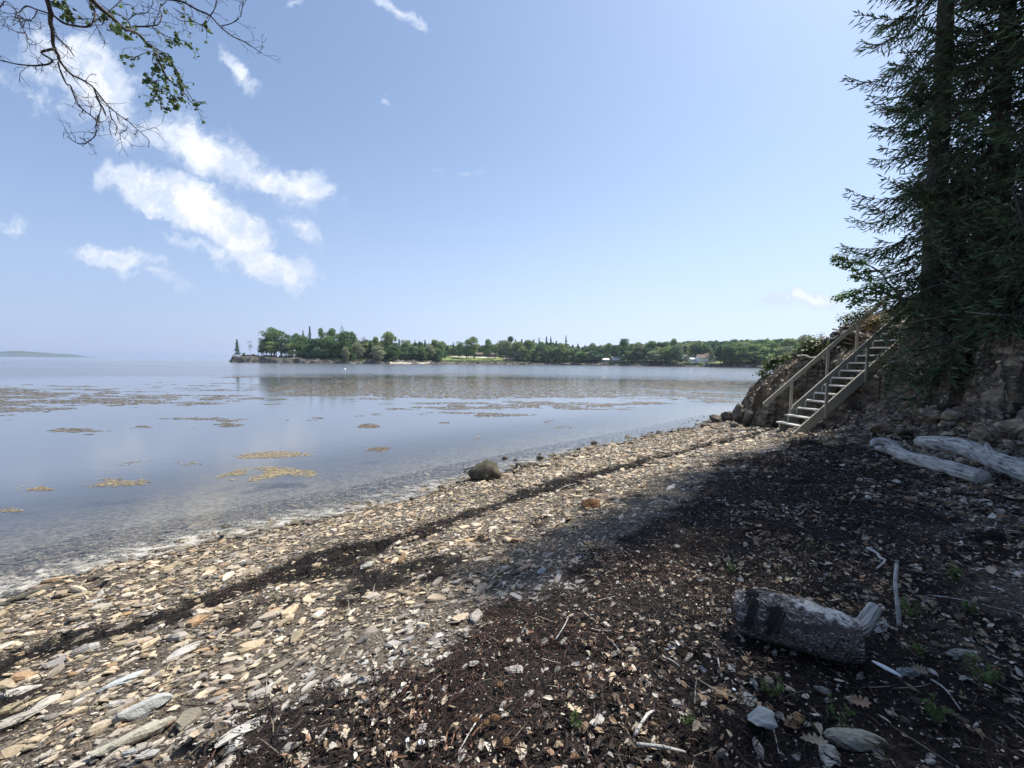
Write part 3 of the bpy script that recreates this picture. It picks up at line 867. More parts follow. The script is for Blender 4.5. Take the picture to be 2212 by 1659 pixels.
# x, top, width, inland, kind, tone, label, name
FT = [
 (513, 733, 17, 9, 'cone', 0, 'small lone spruce at the very tip of the point', 'spruce_tree'),
 (568, 733, 26, 11, 'open', 0, 'dark leaning tree at the left of the tall open crowned group', 'broadleaf_tree'),
 (586, 738, 40, 9, 'open', 2, 'lighter tree low among the trunks of the open crowned group', 'broadleaf_tree'),
 (610, 735, 44, 10, 'open', 4, 'dark tree filling the middle of the open crowned group', 'broadleaf_tree'),
 (632, 742, 34, 8, 'broad', 2, 'light green low tree right of the open crowned group', 'broadleaf_tree'),
 (527, 763, 9, 8, 'bush', 1, 'tiny round bush between the lone spruce and the slim pale tree on the point', 'bush'),
 (541, 735, 16, 12, 'bare', 2, 'slim pale tree standing just behind the lone spruce of the point', 'birch_tree'),
 (575, 718, 36, 12, 'open', 1, 'leftmost of the tall open crowned trees on the point, with bare trunks', 'broadleaf_tree'),
 (598, 709, 58, 16, 'open', 1, 'wide tall open crowned tree on the point, sky between its trunks', 'broadleaf_tree'),
 (622, 722, 34, 12, 'open', 0, 'darker open tree right of the widest crown on the point', 'broadleaf_tree'),
 (641, 718, 32, 18, 'pine', 0, 'dark ragged pine beside a sky gap on the point', 'pine_tree'),
 (651, 728, 40, 10, 'broad', 1, 'low broad green tree in front of the ragged pine on the point', 'broadleaf_tree'),
 (656, 714, 15, 22, 'cone', 0, 'short dark spruce tip left of the tallest spruce on the point', 'spruce_tree'),
 (670, 705, 19, 24, 'cone', 0, 'tallest narrow dark spruce rising above the point', 'spruce_tree'),
 (680, 735, 42, 9, 'broad', 4, 'dark leafy tree at the shore below the tallest spruce', 'broadleaf_tree'),
 (696, 709, 26, 24, 'pine', 1, 'pine with a rounded top right of the tallest spruce', 'pine_tree'),
 (706, 728, 40, 13, 'broad', 1, 'broad green tree below the rounded pine on the point', 'broadleaf_tree'),
 (716, 713, 34, 22, 'broad', 1, 'rounded dark green tree left of the pale airy crown', 'broadleaf_tree'),
 (739, 701, 21, 34, 'bare', 2, 'pale airy crown standing above all the trees of the point', 'birch_tree'),
 (742, 719, 56, 14, 'broad', 0, 'biggest rounded dark green tree on the far shore', 'maple_tree'),
 (763, 719, 22, 22, 'broad', 1, 'green tree shouldering the biggest dark rounded tree', 'broadleaf_tree'),
 (747, 750, 18, 4, 'broad', 3, 'small pale willow at the rocks below the biggest dark tree', 'willow_tree'),
 (765, 765, 16, 4, 'bush', 0, 'dark round bush on the pale shore rocks', 'bush'),
 (786, 724, 30, 20, 'bare', 3, 'pale feathery tree right of the biggest dark rounded tree', 'willow_tree'),
 (773, 740, 30, 12, 'broad', 3, 'olive tree behind the grassy bank', 'broadleaf_tree'),
 (800, 736, 24, 20, 'cone', 1, 'dark spruce between the two pale feathery trees', 'spruce_tree'),
 (817, 748, 33, 3, 'broad', 3, 'pale grey green willow reaching down to the waterline', 'willow_tree'),
 (812, 731, 22, 18, 'broad', 2, 'narrow green tree above the waterline willow', 'broadleaf_tree'),
 (838, 720, 40, 16, 'broad', 2, 'tall pointed light green tree right of the waterline willow', 'birch_tree'),
 (852, 748, 34, 5, 'broad', 0, 'dark low tree at the water below the tall pointed light green tree', 'broadleaf_tree'),
 (862, 733, 20, 26, 'cone', 0, 'dark spruce just right of the tall pointed light green tree', 'spruce_tree'),
 (876, 736, 30, 20, 'broad', 2, 'light green tree with a flat top above the small sandy beach', 'broadleaf_tree'),
 (870, 752, 22, 8, 'cone', 1, 'low dark fir above the left end of the sandy beach', 'fir_tree'),
 (890, 750, 26, 7, 'broad', 4, 'dark bushy tree above the middle of the sandy beach', 'broadleaf_tree'),
 (896, 735, 18, 26, 'cone', 0, 'first of three dark spruce tips above the sandy beach', 'spruce_tree'),
 (906, 737, 17, 24, 'cone', 1, 'second of three dark spruce tips above the sandy beach', 'spruce_tree'),
 (918, 735, 20, 24, 'cone', 0, 'third and widest of three dark spruce tips above the sandy beach', 'spruce_tree'),
 (912, 752, 28, 7, 'broad', 1, 'rounded green tree above the right end of the sandy beach', 'broadleaf_tree'),
 (928, 745, 26, 10, 'broad', 3, 'pale green tree left of the lawn, behind its neighbour at the water', 'broadleaf_tree'),
 (938, 737, 26, 18, 'broad', 2, 'tall light tree at the left edge of the lawn', 'broadleaf_tree'),
 (950, 738, 28, 14, 'broad', 2, 'last leafy tree before the open lawn', 'broadleaf_tree'),
 (949, 758, 20, 3, 'broad', 0, 'dark little tree at the water just left of the lawn', 'broadleaf_tree'),
 (966, 748, 22, 70, 'cone', 1, 'dark spruce behind the left part of the lawn', 'spruce_tree'),
 (979, 740, 16, 76, 'cone', 0, 'pointed dark spruce behind the lawn', 'spruce_tree'),
 (993, 740, 34, 40, 'open', 1, 'leafy tree on the lawn, its trunks showing against the grass', 'broadleaf_tree'),
 (1008, 734, 30, 34, 'open', 2, 'tall leafy tree on the lawn left of the brightest one', 'broadleaf_tree'),
 (1022, 728, 36, 30, 'open', 2, 'brightest and tallest tree standing on the lawn', 'broadleaf_tree'),
 (1052, 734, 34, 28, 'open', 1, 'leafy tree on the lawn in front of the brown house', 'broadleaf_tree'),
 (1068, 744, 26, 40, 'pine', 0, 'small dark pine at the right side of the lawn', 'pine_tree'),
 (1079, 738, 16, 60, 'cone', 0, 'spruce tip above the dark cottage', 'spruce_tree'),
 (1090, 734, 40, 22, 'pine', 3, 'spreading pale pine directly above the dark cottage', 'pine_tree'),
 (1101, 730, 24, 50, 'broad', 4, 'dark tree peak right above the cottage roof', 'broadleaf_tree'),
 (1118, 741, 42, 12, 'broad', 2, 'bright bushy tree right beside the dark cottage', 'broadleaf_tree'),
 (1112, 733, 16, 60, 'cone', 0, 'thin spruce behind the bright bushy tree', 'spruce_tree'),
 (1126, 733, 22, 46, 'cone', 1, 'second dark spruce right of the dark cottage', 'spruce_tree'),
 (1141, 738, 40, 12, 'broad', 1, 'full green tree right of the bright bushy tree', 'broadleaf_tree'),
 (1152, 733, 15, 56, 'cone', 0, 'spindly dark spruce above the full green tree', 'spruce_tree'),
 (1163, 730, 15, 40, 'cone', 0, 'spruce with a knobbly tip left of the spruce cluster', 'spruce_tree'),
 (1168, 745, 34, 9, 'broad', 4, 'dark green tree dropping to the marsh grass', 'broadleaf_tree'),
 (1179, 727, 17, 30, 'cone', 0, 'left spruce of the dark pointed cluster', 'spruce_tree'),
 (1188, 727, 17, 34, 'cone', 0, 'right spruce of the dark pointed cluster', 'spruce_tree'),
 (1200, 737, 24, 20, 'cone', 1, 'lower spruce filling the gap before the tallest narrow spire', 'spruce_tree'),
 (1221, 725, 13, 48, 'cone', 0, 'thin free standing spruce spire right of the middle of the picture', 'spruce_tree'),
 (1213, 746, 30, 10, 'broad', 2, 'green tree below the thin free standing spire', 'broadleaf_tree'),
 (1236, 745, 24, 24, 'cone', 0, 'dark spruce just right of the thin spire', 'spruce_tree'),
 (1247, 743, 22, 28, 'cone', 0, 'twin tipped dark spruce right of the thin spire', 'spruce_tree'),
 (1252, 762, 34, 5, 'broad', 0, 'dark green bush mass at the water where the marsh ends', 'broadleaf_tree'),
 (1262, 746, 22, 30, 'cone', 1, 'dark fir left of the pale poplar', 'fir_tree'),
 (1279, 743, 22, 30, 'broad', 3, 'pale poplar between dark firs', 'poplar_tree'),
 (1292, 748, 26, 22, 'cone', 1, 'blunt fir behind the grey shed', 'fir_tree'),
 (1311, 743, 24, 26, 'broad', 2, 'green poplar behind the grey shed', 'poplar_tree'),
 (1327, 745, 22, 26, 'pine', 0, 'small dark pine behind the cabin with the white porch roof', 'pine_tree'),
 (1347, 731, 32, 18, 'pine', 0, 'tall umbrella shaped pine right of the cabin', 'pine_tree'),
 (1362, 742, 26, 18, 'open', 1, 'slender trunked tree just right of the umbrella pine', 'broadleaf_tree'),
 (1379, 742, 34, 16, 'broad', 3, 'pale leafy tree on the bank right of the umbrella pine', 'broadleaf_tree'),
 (1394, 762, 18, 5, 'cone', 0, 'small dark fir at the rocks below the pale leafy tree', 'fir_tree'),
 (1403, 739, 40, 22, 'broad', 1, 'rounded green tree midway between the cabin and the white house', 'broadleaf_tree'),
 (1415, 758, 40, 7, 'broad', 3, 'low olive tree on the bank midway between cabin and white house', 'broadleaf_tree'),
 (1428, 740, 30, 24, 'broad', 4, 'dark round topped tree left of the white house', 'broadleaf_tree'),
 (1440, 756, 36, 7, 'broad', 1, 'low green tree on the bank left of the grey gabled house', 'broadleaf_tree'),
 (1452, 735, 22, 40, 'broad', 2, 'light green poplar tip on the skyline left of the houses', 'poplar_tree'),
 (1460, 750, 34, 9, 'broad', 4, 'dark tree standing right against the grey gabled house', 'broadleaf_tree'),
 (1466, 740, 20, 50, 'cone', 0, 'dark spruce tip on the skyline above the grey gabled house', 'spruce_tree'),
 (1505, 745, 30, 30, 'broad', 4, 'dark green tree rising behind the low porch of the white house', 'broadleaf_tree'),
 (1534, 750, 14, 6, 'open', 3, 'thin tree standing in front of the white gable', 'birch_tree'),
 (1555, 748, 34, 9, 'broad', 4, 'dark blue green tree at the right side of the white house', 'broadleaf_tree'),
 (1575, 747, 44, 7, 'broad', 0, 'largest dark tree on the shore right of the white house', 'maple_tree'),
 (1601, 750, 42, 6, 'broad', 1, 'rounded tree at the water next to the largest dark one', 'broadleaf_tree'),
 (1628, 744, 50, 14, 'broad', 2, 'wide light green tree left of the rocky bluff', 'broadleaf_tree'),
 (1662, 742, 46, 18, 'broad', 1, 'wide green tree next to the rocky bluff', 'broadleaf_tree'),
 (1700, 735, 50, 20, 'broad', 2, 'light green tree half hidden by the slope of the bluff', 'broadleaf_tree'),
 (1735, 727, 50, 22, 'broad', 3, 'yellow green tree showing over the bluff slope', 'broadleaf_tree'),
 (1768, 714, 44, 24, 'bare', 3, 'tall thin leaved tree showing over the bluff by the roots', 'birch_tree'),
]
for a in FT: far_tree(*a)

# the wood behind them reads as one mass
r_ = np.random.default_rng(77)
VV = []; FF = []; CC = []; off = 0
for i in range(900):
    x = r_.uniform(650, 1950); v = 9 + 180 * r_.random() ** 1.6
    if 955 < x < 1100: v = r_.uniform(70, 190)
    if 1460 < x < 1560 or 1296 < x < 1345: v = r_.uniform(34, 190)
    if x < 820: v = r_.uniform(16, 60)
    kind = 'cone' if r_.random() < .3 and x < 1330 else 'broad'
    sky_y = np.interp(x, [690, 760, 840, 950, 1000, 1100, 1180, 1260, 1330, 1450, 1560, 1700, 1800, 1950], [735, 738, 742, 744, 752, 744, 742, 750, 749, 742, 739, 738, 735, 732])
    V0, F0, c0 = unit(kind, i % 4, int(r_.integers(0, 5)))[2]
    k0 = np.arange(i % 4, len(F0), 4)
    Vq = V0.reshape(-1, 4, 3)[k0]; cen = Vq.mean(1, keepdims=True); Vq = cen + (Vq - cen) * 2.2
    Y = shoreY(x) + v; bz = float(land_h(np.array(x), np.array(v)))
    H = (horizon(x) - sky_y + r_.uniform(-7, 3)) * K * Y + 2.2 - bz
    H = max(6.5, min(H, 20)) * (.6 + .4 * min(1, v / 30)) * (1 if r_.random() > .3 else .9)
    Wd = r_.uniform(9, 14) * (.6 if kind == 'cone' else 1)
    VV.append((Vq.reshape(-1, 3) * np.array([Wd, Wd, H]) + np.array([(x * .463 - 512) / 398.2 * Y, Y, bz])))
    FF.append(np.arange(len(k0) * 4).reshape(-1, 4) + off); off += len(k0) * 4
    CC.append(c0.reshape(-1, 4, 3)[k0].reshape(-1, 3) * r_.uniform(.8, 1.2))
tag(mk('far_woodland', np.concatenate(VV), [np.concatenate(FF)], MT['farleaf'], colors=np.concatenate(CC)),
    'mixed green woodland massed behind the far shore', 'woodland', kind='stuff')
# undergrowth along the far bank
n = 9000
x = r_.uniform(520, 1900, n); v = r_.uniform(1.5, 16, n) ** 1.0
keep = (fbm(x * .05, v * .1, 3, 91) > .36) & ~((x > 1460) & (x < 1560) & (v > 6)) & ~((x > 840) & (x < 930) & (v < 4)) & ~((x < 690) & (v < 3))
keep &= ~((x > 955) & (x < 1110) & (v > 8)) & ~((x > 1300) & (x < 1345) & (v > 6))
x = x[keep]; v = v[keep]
Y = shoreY(x) + v
C = np.stack([(x * .463 - 512) / 398.2 * Y, Y, land_h(x, v) + r_.uniform(0, 1, len(x)) * 1.3 * fbm(x * .2, v * .2, 2, 3)], -1)
V_, F_ = leafquads(C, .8, 5)
tn = np.array([[.075, .11, .035], [.05, .08, .03], [.11, .13, .05], [.13, .12, .05]])[r_.integers(0, 4, len(x))] * r_.uniform(.7, 1.2, (len(x), 1))
tag(mk('shore_scrub', V_, [F_], MT['farleaf'], colors=np.repeat(tn, 4, 0)), 'low green scrub growing along the far bank', 'scrub', kind='stuff')


# ------------------------------------------------------------------ houses on the far shore
def fpos(x, Y, z): return np.array([(x * .463 - 512) / 398.2 * Y, Y, z])


def boxmb(mb, x0, x1, y0, y1, z0, z1):
    return mb.prism([(x0, y0, z0), (x1, y0, z0), (x1, y1, z0), (x0, y1, z0)], (0, 0, 1), z1 - z0)


def window(parent, x0, x1, z0, z1, y, mat='white'):
    f = MB(); t_ = .14
    for a in ((x0, x1, z0, z0 + t_), (x0, x1, z1 - t_, z1), (x0, x0 + t_, z0 + t_, z1 - t_), (x1 - t_, x1, z0 + t_, z1 - t_)):
        boxmb(f, a[0], a[1], y - .12, y - .02, a[2], a[3])
    fo = f.build('window', MT[mat], parent)
    boxmb(MB(), x0 + t_, x1 - t_, y - .07, y - .03, z0 + t_, z1 - t_).build('pane', MT['glass'], fo)


def gable_front(parent, x0, x1, y0, y1, zb, ze, zr, wall, roof, oh=.35, th=.22):
    """house body whose gable faces the water"""
    xm = (x0 + x1) / 2
    MB().prism([(x0, y0, zb), (x1, y0, zb), (x1, y0, ze), (xm, y0, zr), (x0, y0, ze)], (0, 1, 0), y1 - y0).build('wall', MT[wall], parent)
    m_ = MB()
    for sgn, xe in ((-1, x0), (1, x1)):
        sl = (zr - ze) / (xm - x0)
        xo = xe + sgn * oh; zo = ze - oh * sl
        m_.prism([(xo, y0 - oh, zo + .03), (xm, y0 - oh, zr + .03), (xm, y0 - oh, zr + .03 + th), (xo, y0 - oh, zo + .03 + th)], (0, 1, 0), y1 - y0 + 2 * oh)
    m_.build('roof', MT[roof], parent)


def gable_side(parent, x0, x1, y0, y1, zb, ze, zr, wall, roof, oh=.35, th=.22):
    ym = (y0 + y1) / 2
    MB().prism([(x0, y0, zb), (x0, y0, ze), (x0, ym, zr), (x0, y1, ze), (x0, y1, zb)], (1, 0, 0), x1 - x0).build('wall', MT[wall], parent)
    m_ = MB()
    for sgn, ye in ((-1, y0), (1, y1)):
        sl = (zr - ze) / (ym - y0); yo = ye + sgn * oh; zo = ze - oh * sl
        m_.prism([(x0 - oh, yo, zo + .03), (x0 - oh, ym, zr + .03), (x0 - oh, ym, zr + .03 + th), (x0 - oh, yo, zo + .03 + th)], (1, 0, 0), x1 - x0 + 2 * oh)
    m_.build('roof', MT[roof], parent)


def house(name, x, v, label, cat='house', group='houses on the far shore', dz=0.0):
    Y = float(shoreY(x) + v); z = float(land_h(np.array(float(x)), np.array(float(v)))) + dz
    p = fpos(x, Y, z)
    return empty(name, tuple(p), 0, label, cat, group), K * Y


# white house, grey gabled neighbour and the low porch wing between them
h, k = house('white_house', 1535.5, 16, 'white two storey gabled house with brown roof beside the water on the far shore')
hw = 10 * k
gable_front(h, -hw, hw, 0, 9, -1.5, 3.2, 6.1, 'white', 'roofbrown')
gable_side(h, -hw - 4.6, -hw, 1.5, 8, -1.5, 2.7, 5.0, 'white', 'roofbrown')
boxmb(MB(), -hw - .1, -.6, -1.2, -.01, 2.05, 2.22).build('porch_roof', MT['roofbrown'], h)
boxmb(MB(), .5, hw, -1.2, -.01, 2.05, 2.22).build('porch_roof', MT['roofbrown'], h)
window(h, -.45, .45, 3.0, 4.1, 0)
for a in (-2.1, -.6, 1.1, 2.2): window(h, a - .35, a + .35, .5, 1.7, 0)
MB().tube([(-hw - 2, 4.7, 4.5), (-hw - 2, 4.7, 6.1)], .35, 4).build('chimney', MT['shingle'], h)
h, k = house('porch_wing', 1509, 15, 'low white sunroom wing with pale metal roof between the grey and the white house', 'sunroom')
gable_side(h, -17 * k, 13 * k, 0, 5, -1.2, 2.0, 2.9, 'white', 'roofpale')
for i in range(9):
    x0 = -16 * k + i * 29 * k / 9
    window(h, x0, x0 + .72, .55, 1.7, 0)
boxmb(MB(), -16.5 * k, -2 * k, -1.6, -.02, -.9, -.1).build('porch_deck', MT['white'], h)
h, k = house('grey_house', 1483.5, 17, 'grey shingled gabled house with white windows left of the white house')
gable_front(h, -9 * k, 9 * k, 0, 9, -1.5, 2.4, 4.9, 'shingle', 'roofgrey')
window(h, -8 * k, -5.5 * k, .2, 1.6, 0); window(h, .4, 1.5, -.2, 2.0, 0)
# dark cottage on the low bank
h, k = house('dark_cottage', 1097, 9, 'low dark red cottage with a porch on the bank beside the lawn', 'cottage')
gable_side(h, -2.5, 4.4, 0, 5, -1.2, 1.9, 2.8, 'redwood', 'roofbrown', .6)
for a in (-1.6, .2, 1.9): window(h, a, a + .8, .5, 1.4, 0)
MB().prism([(-4.4, -1.6, 1.75), (-.4, -1.6, 1.75), (-.4, -.6, 2.1), (-4.4, -.6, 2.1)], (0, 0, 1), .12).build('porch_roof', MT['roofgrey'], h)
pm = MB()
for a in (-4.2, -2.4, -.6): boxmb(pm, a, a + .12, -1.5, -1.38, -1, 1.74)
pm.build('porch_post', MT['white'], h)
MB().box((4.0, -1.2, -.8), (5.6, -4.2, -2.6), .9, .12).build('steps', MT['shingle'], h)
# cabin with white porch roof, grey shed
h, k = house('cabin', 1330, 9, 'dark cabin with a pale porch roof among trees on the far bank', 'cabin')
gable_side(h, -3.2, 4.2, 0, 5, -1.2, 2.2, 3.9, 'shingle', 'roofgrey')
MB().prism([(-3.4, -2.2, 1.75), (1.9, -2.2, 1.75), (1.9, -.38, 2.35), (-3.4, -.38, 2.35)], (0, 0, 1), .12).build('porch_roof', MT['roofpale'], h)
pm = MB()
for a in (-3.2, -1.5, .2, 1.7): boxmb(pm, a, a + .14, -2.1, -1.96, -1.2, 1.74)
pm.build('porch_post', MT['white'], h)
for a in (-2.4, -.6, .9, 2.8): window(h, a, a + .75, .3, 1.5, 0)
h, k = house('shed', 1308, 9, 'grey shed with a bright sunlit roof left of the cabin', 'shed')
gable_side(h, -2.6, 2.6, 0, 4, -1.2, 1.8, 3.0, 'shingle', 'roofpale', .3)
window(h, -1.2, -.3, .4, 1.3, 0); window(h, .6, 1.5, .4, 1.3, 0)
h, k = house('brown_house', 1049, 64, 'long low brown house behind the trees at the top of the lawn')
gable_side(h, -9.5, 9.5, 0, 7, -1.5, 2.3, 3.8, 'redwood', 'roofbrown', .4)
gable_front(h, -1.6, 3.0, -2.5, -.02, -1.5, 2.4, 3.9, 'shingle', 'roofgrey', .3)
for a in (-8, -5.5, -3.4, 4.6, 7): window(h, a, a + 1.1, .5, 1.8, 0)

# buoys
def buoy(x, y, label, s=1.0):
    P = atz(x, y, 0)
    b_ = empty('mooring_buoy', tuple(P), 0, label, 'buoy')
    prof_ = [(0, -.2), (.2, -.15), (.3, .02), (.27, .2), (.14, .3), (.05, .33)]
    an = np.arange(12) * 2 * PI / 12
    V = np.concatenate([np.stack([np.cos(an) * a * s, np.sin(an) * a * s, np.full(12, z * s)], -1) for a, z in prof_])
    F = [(i * 12 + j, i * 12 + (j + 1) % 12, (i + 1) * 12 + (j + 1) % 12, (i + 1) * 12 + j) for i in range(5) for j in range(12)]
    mk('float', V, [np.array(F)], MT['buoy'], b_, smooth=True)
    MB().tube([(0, 0, .3 * s), (0, 0, .5 * s)], .03 * s, 6).build('eye_rod', MT['lumber'], b_)


buoy(745, 798, 'small round white mooring buoy floating off the wooded point', .8)
buoy(1593, 805.5, 'low white buoy on the water near the foot of the bluff', .55)
# ------------------------------------------------------------------ shards, leaves and seaweed
def shards(name, P, L, asp, th, yaw, tilt, colr, seed, parent=None, mat='stone', sink=.3, loc=None):
    r = np.random.default_rng(seed); n = len(P); K6 = 7
    an = (np.arange(K6)[None] + r.uniform(-.36, .36, (n, K6))) * 2 * PI / K6
    rr = r.uniform(.62, 1.12, (n, K6))
    ox = np.cos(an) * rr * L[:, None] * .5; oy = np.sin(an) * rr * (L * asp)[:, None] * .5
    ins = r.uniform(.7, .97, (n, K6))
    tz = th[:, None] * (1 + r.uniform(-.35, .35, (n, K6)))
    top = np.stack([ox * ins, oy * ins, tz], -1); bot = np.stack([ox, oy, -th[:, None] * sink + 0 * ox], -1)
    mid = np.stack([ox * (1.04), oy * 1.04, th[:, None] * .45 + 0 * ox], -1)
    V = np.concatenate([top, mid, bot], 1)                      # n, 21, 3
    nrm = normals(P[:, 0], P[:, 1], .12)
    nrm = nrm + r.normal(size=(n, 3)) * np.asarray(tilt).reshape(-1, 1); nrm[:, 2] = np.abs(nrm[:, 2]) + .15
    nrm /= np.linalg.norm(nrm, axis=1)[:, None]
    ax = np.stack([np.cos(yaw), np.sin(yaw), np.zeros(n)], -1)
    ax -= nrm * (ax * nrm).sum(1)[:, None]; ax /= np.linalg.norm(ax, axis=1)[:, None]
    ay = np.cross(nrm, ax)
    W = P[:, None] + V[..., :1] * ax[:, None] + V[..., 1:2] * ay[:, None] + V[..., 2:] * nrm[:, None]
    b = (np.arange(n) * 21)[:, None]
    Ft = (b + np.arange(7)[None]).reshape(n, 7)
    j = np.arange(7); k = (j + 1) % 7
    Fs = np.concatenate([np.stack([b + 7 + j[None], b + 7 + k[None], b + k[None], b + j[None]], -1).reshape(-1, 4),
                         np.stack([b + 14 + j[None], b + 14 + k[None], b + 7 + k[None], b + 7 + j[None]], -1).reshape(-1, 4)])
    C = np.repeat(colr, 21, 0)
    W = W.reshape(-1, 3)
    if loc is not None: W = W - np.array(loc)
    return mk(name, W, [Ft, Fs], MT[mat], parent, colors=C, loc=loc)


STONE = np.array([[.47, .40, .29], [.53, .47, .36], [.4, .36, .3], [.31, .30, .28], [.4, .28, .17], [.52, .49, .43], [.31, .265, .2], [.46, .36, .25], [.2, .185, .16], [.37, .38, .38], [.5, .42, .33], [.38, .34, .24]])
SW = np.array([.17, .15, .14, .09, .03, .1, .1, .04, .07, .04, .05, .04]); SW /= SW.sum()


def sample_sa(n, s0, s1, a0, a1, r):
    """points spread over a strip of shore: s inland, a along"""
    s = r.uniform(s0, s1, n); a = r.uniform(a0, a1, n)
    x = -4.71 + a * .745 + s * .667; y = 3.56 + a * .667 - s * .745
    return x, y


def inview(x, y, m=1.5, ymin=.9):
    return (y > ymin - .5) & (np.abs(x) < m * y + 1.9)


r1 = np.random.default_rng(3)
# sunlit shingle: long axis lies along the waves
def shingle(n, seed, lo, hi, s0, s1, name, label, keepw=.84):
    r = np.random.default_rng(seed)
    x, y = sample_sa(n, s0, s1, -5, 19, r)
    d_ = np.hypot(x, y)
    k = inview(x, y) & (r.random(n) < np.clip(7.0 / d_, .3, 1)) & (bluff_d(x, y) < -.25)
    x = x[k]; y = y[k]
    s = shore(x, y)
    wm = wrack_mask(x, y, s)
    k = (s > -1.6) & (r.random(len(x)) > wm * keepw)
    x = x[k]; y = y[k]; d_ = np.hypot(x, y)
    n = len(x)
    fine_ = sstep(s[k] if len(s) == len(k) else shore(x, y), 2.6, 3.2) * sstep((x + 4.7) * .745 + (y - 3.6) * .667, 3.0, 5.0)
    L = lo * (hi / lo) ** (r.random(n) ** 2.3) * np.clip(d_ / 6, 1, 1.5) * (1 - .26 * fine_)
    z = height(x, y) + r.uniform(-.2, .8, n) * .012
    c = STONE[r.choice(len(STONE), n, p=SW)] * (r.uniform(.45, 1.18, (n, 1)) * np.array([1.0, .95, .9]))
    sn = fbm(x * .9, y * .9, 3, 61)
    grey = sstep(shore(x, y), 2.9, 3.8)[:, None] * .6
    c = c * (1 - grey) + grey * c.mean(1, keepdims=True) * np.array([.85, .9, .95])
    wet = sstep(shore(x, y), .35, -.02)[:, None]
    c = c * (1 - .5 * wet)
    yaw = .73 + r.normal(0, .55, n)
    o = shards(name, np.stack([x, y, z], -1), L * 1.08, r.uniform(.24, .7, n), L * r.uniform(.06, .19, n), yaw, r.uniform(.06, .36, n), c, seed + 1)
    return tag(o, label, 'shingle', kind='stuff')


shingle(175000, 21, .019, .072, -1.7, 6.6, 'beach_shingle', 'tan and grey slate shards covering the beach')
shingle(11500, 25, .07, .17, -1.2, 5.4, 'coarse_shingle', 'larger flat shale pieces lying among the beach shingle', .96)

